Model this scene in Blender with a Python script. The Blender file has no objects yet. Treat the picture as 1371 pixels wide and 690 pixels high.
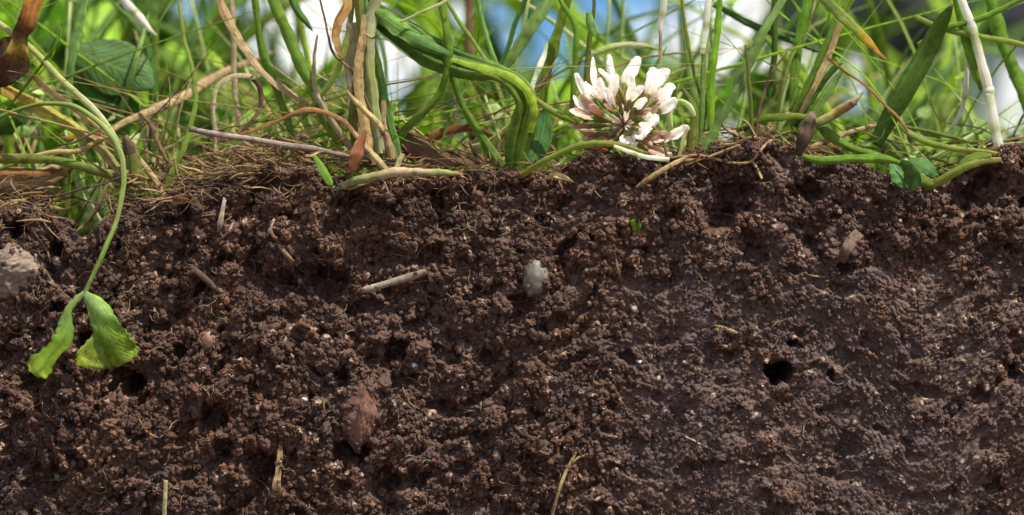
import bpy, math, random
import numpy as np
from mathutils import Vector
random.seed(7); rng = np.random.default_rng(7)
scene = bpy.context.scene
COL = scene.collection
# ------------------------------------------------------------------ camera, sky, sun, exposure
S = 0.00014            # metres per photo pixel on the cut soil face (y = 0)
D = 0.50               # camera to soil face
cam_data = bpy.data.cameras.new('camera'); cam = bpy.data.objects.new('camera', cam_data); COL.objects.link(cam)
cam.location = (0, -D, 0); cam.rotation_euler = (math.radians(90), 0, 0)
cam_data.sensor_width = 36; cam_data.lens = 36 * D / (1371 * S)
cam_data.clip_start = 0.01; cam_data.clip_end = 2000
cam_data.dof.use_dof = True; cam_data.dof.focus_distance = D - 0.002; cam_data.dof.aperture_fstop = 8.5
cam_data.dof.aperture_blades = 0
scene.camera = cam
SUN_EL, SUN_AZ = math.radians(60), math.radians(125)      # high, to the right and a little in front: it grazes the cut face
sdir = Vector((math.sin(SUN_AZ) * math.cos(SUN_EL), math.cos(SUN_AZ) * math.cos(SUN_EL), math.sin(SUN_EL)))
sl = bpy.data.lights.new('sun', 'SUN'); sl.energy = 5.0; sl.angle = math.radians(0.6); sl.color = (1.0, 0.95, 0.86)
so = bpy.data.objects.new('sun', sl); COL.objects.link(so); so.rotation_euler = sdir.to_track_quat('Z', 'Y').to_euler()
w = bpy.data.worlds.new('World'); scene.world = w; w.use_nodes = True
nt = w.node_tree; nt.nodes.clear()
N = nt.nodes.new; L = nt.links.new
out = N('ShaderNodeOutputWorld'); bg = N('ShaderNodeBackground'); sky = N('ShaderNodeTexSky')
sky.sky_type = 'NISHITA'; sky.sun_disc = False; sky.sun_elevation = SUN_EL; sky.sun_rotation = SUN_AZ
sky.ozone_density = 2.0; sky.air_density = 1.0; sky.dust_density = 0.3
tc = N('ShaderNodeTexCoord'); nz = N('ShaderNodeTexNoise'); nz.inputs['Scale'].default_value = 11.0
nz.inputs['Detail'].default_value = 5; nz.inputs['Roughness'].default_value = 0.55
mp = N('ShaderNodeMapping'); mp.inputs['Location'].default_value = (1.3, 0.2, 0.4); mp.inputs['Scale'].default_value = (1, 1, 1.6)
L(tc.outputs['Generated'], mp.inputs['Vector']); L(mp.outputs[0], nz.inputs['Vector'])
cr = N('ShaderNodeValToRGB'); cr.color_ramp.elements[0].position = 0.46; cr.color_ramp.elements[1].position = 0.56
L(nz.outputs['Fac'], cr.inputs[0])
mx = N('ShaderNodeMix'); mx.data_type = 'RGBA'
L(cr.outputs[0], mx.inputs[0]); 
hs = N('ShaderNodeHueSaturation'); hs.inputs['Saturation'].default_value = 1.45
L(sky.outputs[0], hs.inputs['Color']); wb = N('ShaderNodeMix'); wb.data_type = 'RGBA'; wb.blend_type = 'MULTIPLY'; wb.inputs[0].default_value = 1; wb.inputs[7].default_value = (0.42, 0.62, 1.0, 1); L(hs.outputs[0], wb.inputs[6]); L(wb.outputs[2], mx.inputs[6]); mx.inputs[7].default_value = (10.5, 10.3, 10.0, 1)
L(mx.outputs[2], bg.inputs[0]); bg.inputs[1].default_value = 0.1; L(bg.outputs[0], out.inputs[0])
vs = scene.view_settings; vs.view_transform = 'Standard'; vs.look = 'None'; vs.exposure = 0.6; vs.gamma = 1; vs.use_curve_mapping = False
cy = scene.cycles; cy.max_bounces = 8; cy.diffuse_bounces = 3; cy.glossy_bounces = 2; cy.transmission_bounces = 6; cy.transparent_max_bounces = 4
cy.use_denoising = True; cy.denoiser = 'OPENIMAGEDENOISE'; cy.denoising_input_passes = 'RGB_ALBEDO_NORMAL'; cy.denoising_prefilter = 'ACCURATE'

# ------------------------------------------------------------------ helpers
def P(px, py, d=0.0):
    """photo pixel + distance behind the cut face in mm -> a place in the world"""
    k = S * (D + d / 1000) / D
    return np.array(((px - 685.5) * k, d / 1000, (345 - py) * k))
def PW(wpx, d=0.0): return wpx * S * (D + d / 1000) / D

def hash2(i, j, seed):
    n = (i.astype(np.int64) * 374761393 + j.astype(np.int64) * 668265263 + seed * 974634777) & 0xffffffff
    n = ((n ^ (n >> 13)) * 1274126177) & 0xffffffff
    n = ((n ^ (n >> 16)) * 2246822519) & 0xffffffff
    return ((n ^ (n >> 15)) & 0xffffff) / float(0x1000000)
def noise2(x, y, seed=0):
    xi = np.floor(x); yi = np.floor(y); fx = x - xi; fy = y - yi
    ux = fx * fx * fx * (fx * (fx * 6 - 15) + 10); uy = fy * fy * fy * (fy * (fy * 6 - 15) + 10)
    def g(a, b):
        t = hash2(xi + a, yi + b, seed) * 2 * np.pi
        return np.cos(t) * (fx - a) + np.sin(t) * (fy - b)
    return ((g(0, 0) * (1 - ux) + g(1, 0) * ux) * (1 - uy) + (g(0, 1) * (1 - ux) + g(1, 1) * ux) * uy) * 1.5
def fbm(x, y, seed=0, o=3):
    r = 0; a = 1; 
    for k in range(o):
        r = r + a * noise2(x, y, seed + k * 17); x = x * 2.03 + 5.1; y = y * 2.03 + 1.7; a *= 0.5
    return r
def domes(x, y, seed, rlo, rhi, off):
    """height of randomly sized balls, one per cell: crumbs lying in a bed"""
    xi = np.floor(x); yi = np.floor(y); best = np.full(x.shape, -1.0)
    for a in (-1, 0, 1):
        for b in (-1, 0, 1):
            cx = xi + a; cyy = yi + b
            px = cx + hash2(cx, cyy, seed); py = cyy + hash2(cx, cyy, seed + 1)
            r = rlo + (rhi - rlo) * hash2(cx, cyy, seed + 2)
            d2 = (x - px) ** 2 + (y - py) ** 2
            hgt = np.sqrt(np.maximum(r * r - d2, 0)) + (hash2(cx, cyy, seed + 3) - 0.5) * off
            hgt = np.where(d2 < r * r, hgt, -1.0)
            best = np.maximum(best, hgt)
    return np.maximum(best, -0.35)
def sstep(a, b, x):
    t = np.clip((x - a) / (b - a), 0, 1); return t * t * (3 - 2 * t)

def tag(o, label=None, cat=None, group=None, kind=None):
    if label: o['label'] = label
    if cat: o['category'] = cat
    if group: o['group'] = group
    if kind: o['kind'] = kind
    return o
def mesh_np(name, v, f, mat=None, uv=None, smooth=True):
    """v (n,3), f (m,4) or (m,3) arrays"""
    me = bpy.data.meshes.new(name); v = np.asarray(v, np.float32); f = np.asarray(f, np.int32); k = f.shape[1]
    me.vertices.add(len(v)); me.vertices.foreach_set('co', v.ravel())
    me.loops.add(f.size); me.loops.foreach_set('vertex_index', f.ravel())
    me.polygons.add(len(f)); me.polygons.foreach_set('loop_start', np.arange(0, f.size, k, dtype=np.int32))
    if uv is not None:
        l = me.uv_layers.new(name='uv'); l.data.foreach_set('uv', np.asarray(uv, np.float32)[f.ravel()].ravel())
    me.update(calc_edges=True)
    if smooth: me.polygons.foreach_set('use_smooth', np.ones(len(f), bool))
    me.validate()
    if mat: me.materials.append(mat)
    return me
def link(name, me, parent=None, loc=None):
    o = bpy.data.objects.new(name, me); COL.objects.link(o)
    if loc is not None: o.location = loc
    if parent: o.parent = parent
    return o
def empty(name, loc=(0, 0, 0)):
    o = bpy.data.objects.new(name, None); COL.objects.link(o); o.location = loc; o.empty_display_size = 0.003; return o

def catmull(pts, n):
    p = np.asarray(pts, float); p = np.vstack([2 * p[0] - p[1], p, 2 * p[-1] - p[-2]])
    seg = len(p) - 3; t = np.linspace(0, seg, n); i = np.minimum(t.astype(int), seg - 1); u = (t - i)[:, None]
    a, b, c, d = p[i], p[i + 1], p[i + 2], p[i + 3]
    return 0.5 * (2 * b + (c - a) * u + (2 * a - 5 * b + 4 * c - d) * u ** 2 + (3 * b - a - 3 * c + d) * u ** 3)
def loft(path, width, th, fold=0.0, roll=0.0, n=None, ring=8, hint=(0, -1, 0), wob=0.0, wv=1.0, jag=0.0, ripple=0.0, seed=0, twist=0.0, flat=False, rib=0.0):
    """a strip or stem of real thickness along a path: width and th per control point (metres)"""
    path = np.asarray(path, float); m = len(path)
    if n is None: n = max(8, m * 4)
    width = np.broadcast_to(np.asarray(width, float), (m,)); th = np.broadcast_to(np.asarray(th, float), (m,))
    q = catmull(np.column_stack([path, width, th]), n); c = q[:, :3]; wd = np.maximum(q[:, 3], 2e-5); tk = np.maximum(q[:, 4], 2e-5)
    t = np.linspace(0, 1, n)
    if wob:
        ln = np.linalg.norm(np.diff(c, axis=0), axis=1).sum()
        for ax in range(3):
            c[:, ax] += wob * noise2(t * ln / 0.006 + seed * 3.1, np.full(n, seed * 1.7 + ax), seed % 97)
        c += 0.35 * wob * np.stack([noise2(t * ln / 0.0016 + seed, np.full(n, 7.7 + ax * 3), 9) for ax in range(3)], 1)
        wd = wd * (1 + wv * (0.24 * noise2(t * ln / 0.004 + seed, np.full(n, 3.3 + seed), 5) + 0.10 * noise2(t * ln / 0.0011 + seed, np.full(n, 1.3 + seed), 6)))
    T = np.gradient(c, axis=0); T /= np.linalg.norm(T, axis=1)[:, None] + 1e-12
    h = np.asarray(hint, float); side = np.cross(T, h); ls = np.linalg.norm(side, axis=1)
    side[ls < 1e-3] = (1, 0, 0)
    side /= np.linalg.norm(side, axis=1)[:, None]; nor = np.cross(side, T)
    r = roll + twist * t; cs = np.cos(r)[:, None]; sn = np.sin(r)[:, None]
    s2 = side * cs + nor * sn; n2 = -side * sn + nor * cs
    a = np.linspace(0, 2 * np.pi, ring, endpoint=False)
    ca, sa = np.cos(a), np.sin(a)
    A = wd[:, None] / 2 * ca[None]; B = tk[:, None] / 2 * sa[None] + fold * np.abs(ca)[None] * wd[:, None] / 2
    if rib: B = B + rib * np.sin(ca * 10)[None] * wd[:, None] * (1 - ca ** 2)[None] ** .3
    if ripple:
        rp = noise2(np.outer(t, np.ones(ring)) * 5 + seed * 2.3, np.outer(np.ones(n), ca) * 1.2 + seed, 11) * ripple
        B = B + rp * np.abs(ca)[None] * wd[:, None]
        A = A * (1 + 0.5 * ripple * noise2(np.outer(t, np.ones(ring)) * 9 + seed, np.sign(ca)[None] * np.ones((n, 1)) * 2 + seed, 12))
    if jag: A = A * (1 + jag * noise2(np.outer(t, np.ones(ring)) * 16 + seed, np.sign(np.round(ca, 2))[None] * np.ones((n, 1)) * 3 + seed, 19) + .5 * jag * noise2(np.outer(t, np.ones(ring)) * 37 + seed, np.sign(np.round(ca, 2))[None] * np.ones((n, 1)) * 3 + seed, 29))
    V = c[:, None] + s2[:, None] * A[..., None] + n2[:, None] * B[..., None]
    V = V.reshape(-1, 3)
    i = np.arange(n - 1)[:, None] * ring; j = np.arange(ring)[None]; j2 = (j + 1) % ring
    F = np.stack([i + j, i + ring + j, i + ring + j2, i + j2], -1).reshape(-1, 4)
    UV = np.stack([np.broadcast_to((ca * 0.5 + 0.5)[None], (n, ring)), np.broadcast_to(t[:, None], (n, ring))], -1).reshape(-1, 2)
    # end caps
    k = len(V); V = np.vstack([V, c[0] - T[0] * 0, c[-1]]); UV = np.vstack([UV, [[.5, 0], [.5, 1]]])
    j = np.arange(ring); jj = (j + 1) % ring
    c0 = np.stack([np.full(ring, k), j, jj, jj], -1); c1 = np.stack([np.full(ring, k + 1), (n - 1) * ring + jj, (n - 1) * ring + j, (n - 1) * ring + j], -1)
    return V, F, np.vstack([c0[:, :3], c1[:, :3]]), UV
class MB:
    def __init__(s): s.v = []; s.f = []; s.u = []; s.k = 0
    def add(s, r):
        V, F, C, UV = r
        tri = np.vstack([F[:, [0, 1, 2]], F[:, [0, 2, 3]], C]) + s.k
        s.v.append(V); s.f.append(tri); s.u.append(UV); s.k += len(V); return s
    def mesh(s, name, mat): return mesh_np(name, np.vstack(s.v), np.vstack(s.f), mat, np.vstack(s.u))
_seed = [0]
def build(name, r, mat, parent=None):
    """one strip as one object with its origin at its base"""
    V, F, C, UV = r
    base = V[-2].copy() if parent is None else np.zeros(3)
    o = link(name, MB().add((V - base, F, C, UV)).mesh(name, mat), parent)
    o.location = base
    return o
def strip(kind, pts, thin=0.00015, **k):
    """pts: (px, py, depth mm, width px)"""
    _seed[0] += 1
    pts = [(a, b, d if d < 3 else 3 + (d - 3) * 0.62, w_) for a, b, d, w_ in pts]
    path = [P(a, b, d) for a, b, d, w_ in pts]; wd = np.array([PW(w_, d) for a, b, d, w_ in pts])
    if kind == 'blade': th = np.minimum(wd * 0.13, 0.00020); k.setdefault('fold', -0.42); k.setdefault('rib', 0.035); ring = 18
    elif kind == 'leaf': th = np.full(len(wd), thin); k.setdefault('fold', -0.2); ring = 14; k.setdefault('ripple', 0.15)
    else: wd = wd * 0.88; th = wd * 0.8; ring = 12; k.setdefault('rib', 0.03)
    k.setdefault('seed', _seed[0]); k.setdefault('wob', 0.00022 if kind == 'blade' else 0.00015 if kind != 'leaf' else 0); k.setdefault('wv', 1.0 if kind == 'blade' else .45)
    k.setdefault('ring', ring); k.setdefault('n', max(18, len(pts) * 9))
    return loft(path, wd, th, **k)

# ------------------------------------------------------------------ materials
def nodes(name):
    m = bpy.data.materials.new(name); m.use_nodes = True; t = m.node_tree; t.nodes.clear()
    return m, t, t.nodes.new, t.links.new
def ramp(Nn, stops):
    r = Nn('ShaderNodeValToRGB'); e = r.color_ramp.elements
    e[0].position, e[0].color = stops[0][0], (*stops[0][1], 1); e[1].position, e[1].color = stops[-1][0], (*stops[-1][1], 1)
    for p, c in stops[1:-1]:
        x = e.new(p); x.color = (*c, 1)
    return r
def plant(name, stops, dark=None, streak=0.42, trans=0.42, rough=0.52, spots=0.0, spotcol=(0.10, 0.05, 0.02), us=26, vary=0.14, bump=1.0, veins=0.0):
    """plant skin: colour runs along the strip (v), streaks along it, blotches, slight sheen, light let through"""
    m, t, Nn, Ln = nodes(name)
    o = Nn('ShaderNodeOutputMaterial'); pb = Nn('ShaderNodeBsdfPrincipled'); uv = Nn('ShaderNodeUVMap'); uv.uv_map = 'uv'
    sp = Nn('ShaderNodeSeparateXYZ'); Ln(uv.outputs[0], sp.inputs[0])
    if len(stops) == 1: stops = [(0, stops[0][1]), (1, stops[0][1])]
    tcn = Nn('ShaderNodeTexCoord'); n0 = Nn('ShaderNodeTexNoise'); n0.inputs['Scale'].default_value = 260; n0.inputs['Detail'].default_value = 3
    Ln(tcn.outputs['Object'], n0.inputs['Vector'])
    ad = Nn('ShaderNodeMath'); ad.operation = 'MULTIPLY_ADD'; Ln(n0.outputs[0], ad.inputs[0]); ad.inputs[1].default_value = 0.3
    sb = Nn('ShaderNodeMath'); sb.operation = 'ADD'; sb.inputs[1].default_value = -0.15; Ln(sp.outputs[1], sb.inputs[0]); Ln(sb.outputs[0], ad.inputs[2])
    r = ramp(Nn, stops); Ln(ad.outputs[0], r.inputs[0])
    mp = Nn('ShaderNodeMapping'); mp.inputs['Scale'].default_value = (us, 1.5, 1); Ln(uv.outputs[0], mp.inputs[0])
    oi = Nn('ShaderNodeObjectInfo'); 
    n1 = Nn('ShaderNodeTexNoise'); n1.noise_dimensions = '4D'; n1.inputs['Scale'].default_value = 1; n1.inputs['Detail'].default_value = 5
    mw = Nn('ShaderNodeMath'); mw.operation = 'MULTIPLY'; mw.inputs[1].default_value = 50; Ln(oi.outputs['Random'], mw.inputs[0]); Ln(mw.outputs[0], n1.inputs['W'])
    Ln(mp.outputs[0], n1.inputs['Vector'])
    mr = Nn('ShaderNodeMapRange'); mr.inputs[1].default_value = 0.3; mr.inputs[2].default_value = 0.7; mr.inputs[3].default_value = 1 - streak; mr.inputs[4].default_value = 1 + streak
    Ln(n1.outputs[0], mr.inputs[0])
    mul = Nn('ShaderNodeMix'); mul.data_type = 'RGBA'; mul.blend_type = 'MULTIPLY'; mul.inputs[0].default_value = 1
    Ln(r.outputs[0], mul.inputs[6]); Ln(mr.outputs[0], mul.inputs[7])
    nb = Nn('ShaderNodeTexNoise'); nb.inputs['Scale'].default_value = 620; nb.inputs['Detail'].default_value = 4; nb.inputs['Roughness'].default_value = 0.65; Ln(tcn.outputs['Object'], nb.inputs['Vector'])
    rb = Nn('ShaderNodeMapRange'); rb.inputs[1].default_value = 0.3; rb.inputs[2].default_value = 0.7; rb.inputs[3].default_value = 1 - streak * .7; rb.inputs[4].default_value = 1 + streak * .7; Ln(nb.outputs[0], rb.inputs[0])
    mb = Nn('ShaderNodeMix'); mb.data_type = 'RGBA'; mb.blend_type = 'MULTIPLY'; mb.inputs[0].default_value = 1; Ln(mul.outputs[2], mb.inputs[6]); Ln(rb.outputs[0], mb.inputs[7]); mul = mb
    vein = None
    if veins:   # a midrib and side veins, paler and slightly sunk
        def M_(op, a, b=None, c=None):
            x = Nn('ShaderNodeMath'); x.operation = op
            for i_, q_ in enumerate((a, b, c)):
                if q_ is None: continue
                if isinstance(q_, (int, float)): x.inputs[i_].default_value = q_
                else: Ln(q_, x.inputs[i_])
            return x.outputs[0]
        du = M_('ABSOLUTE', M_('SUBTRACT', sp.outputs[0], 0.5)); ph = M_('MULTIPLY_ADD', nb.outputs[0], 1.2, M_('MULTIPLY', M_('MULTIPLY_ADD', du, -0.75, sp.outputs[1]), 75))
        side = M_('POWER', M_('MULTIPLY_ADD', M_('SINE', ph), 0.5, 0.5), 5.0); mid = M_('LESS_THAN', du, 0.022); vein = M_('MAXIMUM', M_('MULTIPLY', side, .6), mid)
        mv = Nn('ShaderNodeMix'); mv.data_type = 'RGBA'; Ln(M_('MULTIPLY', vein, veins), mv.inputs[0]); Ln(mul.outputs[2], mv.inputs[6]); mv.inputs[7].default_value = (0.26, 0.36, 0.1, 1); mul = mv
    hv = Nn('ShaderNodeHueSaturation'); Ln(mul.outputs[2], hv.inputs['Color'])
    a1 = Nn('ShaderNodeMapRange'); a1.inputs[3].default_value = 0.5 - vary * 0.12; a1.inputs[4].default_value = 0.5 + vary * 0.12; Ln(oi.outputs['Random'], a1.inputs[0]); Ln(a1.outputs[0], hv.inputs['Hue'])
    a2 = Nn('ShaderNodeMapRange'); a2.inputs[3].default_value = 1 - vary; a2.inputs[4].default_value = 1 + vary; Ln(oi.outputs['Random'], a2.inputs[0]); Ln(a2.outputs[0], hv.inputs['Value'])
    col = hv.outputs[0]
    if spots:
        n2 = Nn('ShaderNodeTexNoise'); n2.inputs['Scale'].default_value = 900; n2.inputs['Detail'].default_value = 4; Ln(tcn.outputs['Object'], n2.inputs['Vector'])
        rr = Nn('ShaderNodeMapRange'); rr.inputs[1].default_value = 0.56; rr.inputs[2].default_value = 0.68; rr.inputs[4].default_value = spots; Ln(n2.outputs[0], rr.inputs[0])
        ms = Nn('ShaderNodeMix'); ms.data_type = 'RGBA'; Ln(rr.outputs[0], ms.inputs[0]); Ln(col, ms.inputs[6]); ms.inputs[7].default_value = (*spotcol, 1); col = ms.outputs[2]
    Ln(col, pb.inputs['Base Color']); pb.inputs['Roughness'].default_value = rough; pb.inputs['Specular IOR Level'].default_value = 0.3
    bm = Nn('ShaderNodeBump'); bm.inputs['Strength'].default_value = bump; bm.inputs['Distance'].default_value = 0.0002
    hh = Nn('ShaderNodeMath'); hh.operation = 'MULTIPLY_ADD'; hh.inputs[1].default_value = 0.5; Ln(nb.outputs[0], hh.inputs[0]); Ln(n1.outputs[0], hh.inputs[2])
    if vein is not None:
        h3 = Nn('ShaderNodeMath'); h3.operation = 'MULTIPLY_ADD'; h3.inputs[1].default_value = -0.5; Ln(vein, h3.inputs[0]); Ln(hh.outputs[0], h3.inputs[2]); hh = h3
    Ln(hh.outputs[0], bm.inputs['Height']); Ln(bm.outputs[0], pb.inputs['Normal'])
    if trans:
        tr = Nn('ShaderNodeBsdfTranslucent'); h2 = Nn('ShaderNodeHueSaturation'); h2.inputs['Saturation'].default_value = 1.15; h2.inputs['Value'].default_value = 1.7; Ln(col, h2.inputs['Color']); Ln(h2.outputs[0], tr.inputs[0])
        mi = Nn('ShaderNodeMixShader'); mi.inputs[0].default_value = trans; Ln(pb.outputs[0], mi.inputs[1]); Ln(tr.outputs[0], mi.inputs[2]); Ln(mi.outputs[0], o.inputs[0])
    else: Ln(pb.outputs[0], o.inputs[0])
    return m
G = dict(
 foldblade=plant('folded_blade', [(0, (0.10, 0.2, 0.015)), (0.35, (0.16, 0.27, 0.03)), (0.6, (0.11, 0.22, 0.025)), (1, (0.08, 0.17, 0.035))], us=30, streak=0.55, trans=0.4, bump=1.0, spots=.15, spotcol=(0.2, 0.28, 0.08)),
 chip=plant('dark_chip', [(0, (0.10, 0.06, 0.04)), (0.5, (0.17, 0.11, 0.075)), (1, (0.12, 0.078, 0.05))], spots=.5, spotcol=(0.03, 0.018, 0.01), trans=0, rough=.7, streak=.6),
 petalbrown=plant('petal_withered', [(0, (0.2, 0.1, 0.04)), (0.6, (0.3, 0.18, 0.1)), (1, (0.42, 0.29, 0.18))], us=5, trans=0.3, bump=.3),
 green=plant('grass_green', [(0, (0.2, 0.27, 0.03)), (0.5, (0.165, 0.28, 0.02)), (1, (0.2, 0.32, 0.024))]),
 bright=plant('young_green', [(0, (0.34, 0.48, 0.04)), (1, (0.3, 0.48, 0.03))], trans=0.45),
 deep=plant('deep_green', [(0, (0.075, 0.18, 0.018)), (0.6, (0.07, 0.165, 0.015)), (1, (0.085, 0.17, 0.02))], trans=0.3, streak=0.45),
 dusty=plant('blue_green', [(0, (0.21, 0.33, 0.07)), (1, (0.26, 0.4, 0.11))]),
 pale=plant('pale_stem', [(0, (0.5, 0.53, 0.24)), (0.35, (0.4, 0.48, 0.13)), (0.6, (0.55, 0.58, 0.3)), (1, (0.4, 0.46, 0.15))], streak=0.2, trans=0.3),
 white=plant('bleached_white_stem', [(0, (0.72, 0.70, 0.5)), (0.3, (0.8, 0.8, 0.66)), (0.45, (0.45, 0.5, 0.2)), (0.55, (0.76, 0.76, 0.6)), (0.8, (0.8, 0.8, 0.66)), (1, (0.45, 0.52, 0.2))], streak=0.12, trans=0.3),  # sunlit white patches painted into the stem colour, green between them
 yelgr=plant('yellow_green', [(0, (0.26, 0.28, 0.05)), (0.5, (0.25, 0.33, 0.05)), (1, (0.34, 0.33, 0.08))], streak=0.25, spots=0.4, spotcol=(0.2, 0.11, 0.04)),
 olive=plant('olive_stem', [(0, (0.2, 0.18, 0.035)), (0.5, (0.17, 0.22, 0.03)), (1, (0.2, 0.18, 0.05))], spots=0.6),
 straw=plant('straw', [(0, (0.46, 0.31, 0.12)), (0.5, (0.54, 0.4, 0.17)), (1, (0.46, 0.33, 0.13))], spots=0.5, spotcol=(0.16, 0.08, 0.03), trans=0.25, rough=0.55),
 paper=plant('grey_straw', [(0, (0.44, 0.35, 0.17)), (0.5, (0.52, 0.44, 0.24)), (1, (0.42, 0.33, 0.16))], streak=.5, spots=0.5, spotcol=(0.13, 0.08, 0.05), trans=0.2, rough=0.6),
 tan=plant('tan_stem', [(0, (0.34, 0.225, 0.08)), (0.5, (0.45, 0.34, 0.15)), (1, (0.36, 0.25, 0.09))], streak=.55, spots=0.8, spotcol=(0.15, 0.08, 0.035), trans=0.12, rough=0.6),
 brown=plant('brown_dry', [(0, (0.15, 0.08, 0.032)), (0.5, (0.22, 0.13, 0.06)), (1, (0.15, 0.08, 0.035))], spots=0.4, spotcol=(0.04, 0.02, 0.01), trans=0.15, rough=0.6),
 dark=plant('dark_brown_dry', [(0, (0.05, 0.03, 0.018)), (0.5, (0.10, 0.06, 0.032)), (1, (0.19, 0.125, 0.07))], spots=0.5, spotcol=(0.02, 0.012, 0.008), trans=0.05, rough=0.6),
 rust=plant('rust_dry', [(0, (0.24, 0.1, 0.03)), (0.5, (0.3, 0.13, 0.045)), (1, (0.26, 0.1, 0.035))], spots=0.5, trans=0.35, rough=0.55),
 redbrown=plant('red_brown_leaf', [(0, (0.13, 0.045, 0.02)), (1, (0.16, 0.06, 0.025))], spots=0.4, trans=0.3, rough=0.5),
 orange=plant('orange_tan', [(0, (0.34, 0.17, 0.045)), (0.5, (0.4, 0.22, 0.07)), (1, (0.33, 0.2, 0.09))], spots=0.4, trans=0.3),
 twig=plant('grey_twig', [(0, (0.1, 0.07, 0.045)), (0.25, (0.3, 0.24, 0.18)), (1, (0.2, 0.13, 0.085))], spots=0.6, spotcol=(0.07, 0.04, 0.025), trans=0, rough=0.65, streak=0.5),
 greentip=plant('green_to_orange', [(0, (0.09, 0.15, 0.02)), (0.45, (0.22, 0.25, 0.025)), (0.65, (0.45, 0.27, 0.02)), (0.85, (0.42, 0.17, 0.03)), (1, (0.22, 0.11, 0.06))], spots=0.3),
 browntip=plant('green_brown_tip', [(0, (0.1, 0.18, 0.02)), (0.78, (0.12, 0.2, 0.02)), (0.92, (0.2, 0.13, 0.05)), (1, (0.2, 0.1, 0.05))], spots=0.2),
 stubtip=plant('stub_rusty_tip', [(0, (0.15, 0.22, 0.04)), (0.4, (0.28, 0.26, 0.07)), (0.7, (0.4, 0.2, 0.07)), (0.85, (0.24, 0.11, 0.06)), (1, (0.2, 0.15, 0.12))], spots=0.2, trans=0.15),
 yellow=plant('yellowing_blade', [(0, (0.2, 0.25, 0.03)), (0.2, (0.42, 0.25, 0.04)), (0.5, (0.36, 0.3, 0.05)), (1, (0.3, 0.24, 0.1))], spots=0.4),
 stolon=plant('mottled_stolon', [(0, (0.3, 0.24, 0.15)), (0.25, (0.2, 0.26, 0.06)), (0.5, (0.5, 0.36, 0.2)), (0.8, (0.27, 0.3, 0.08)), (1, (0.4, 0.2, 0.1))], spots=0.8, spotcol=(0.1, 0.12, 0.04), trans=0.05),
 wither=plant('withered_leaf', [(0, (0.45, 0.2, 0.02)), (0.3, (0.3, 0.12, 0.02)), (0.45, (0.1, 0.05, 0.03)), (0.6, (0.3, 0.22, 0.03)), (0.75, (0.13, 0.07, 0.04)), (1, (0.05, 0.025, 0.015))], spots=0.7, spotcol=(0.07, 0.03, 0.015), trans=0.35),
 hang=plant('hanging_stem', [(0, (0.17, 0.28, 0.03)), (0.45, (0.3, 0.42, 0.1)), (1, (0.24, 0.38, 0.05))], streak=0.2, trans=0.2),
 leaflet=plant('clover_leaflet', [(0, (0.38, 0.46, 0.18)), (0.4, (0.23, 0.34, 0.05)), (0.6, (0.2, 0.29, 0.012)), (1, (0.25, 0.3, 0.015))], us=6, streak=0.3, trans=0.45, veins=0.6, spots=0.3, rough=0.36),
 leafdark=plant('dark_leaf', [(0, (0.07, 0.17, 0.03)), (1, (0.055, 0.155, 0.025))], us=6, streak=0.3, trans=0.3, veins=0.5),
 petal=plant('petal_white', [(0, (0.5, 0.36, 0.24)), (0.25, (0.76, 0.7, 0.64)), (0.5, (0.84, 0.81, 0.75)), (1, (0.88, 0.86, 0.81))], us=6, streak=0.09, trans=0.5, rough=0.55, vary=0.03, bump=0.2),
 petalpink=plant('petal_fading_pink', [(0, (0.3, 0.2, 0.08)), (0.5, (0.58, 0.4, 0.3)), (1, (0.8, 0.7, 0.62))], us=5, streak=0.1, trans=0.3, vary=0.05, bump=0.15),
 calyx=plant('calyx', [(0, (0.26, 0.13, 0.05)), (0.5, (0.33, 0.3, 0.08)), (1, (0.26, 0.32, 0.08))], streak=0.4, trans=0.25),
 root=plant('root_fibre', [(0, (0.18, 0.105, 0.06)), (1, (0.26, 0.16, 0.09))], streak=0.3, trans=0, rough=0.6, vary=0.3),
 rootpale=plant('pale_root', [(0, (0.45, 0.36, 0.26)), (1, (0.38, 0.28, 0.18))], spots=0.4, trans=0, rough=0.6),
)
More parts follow.
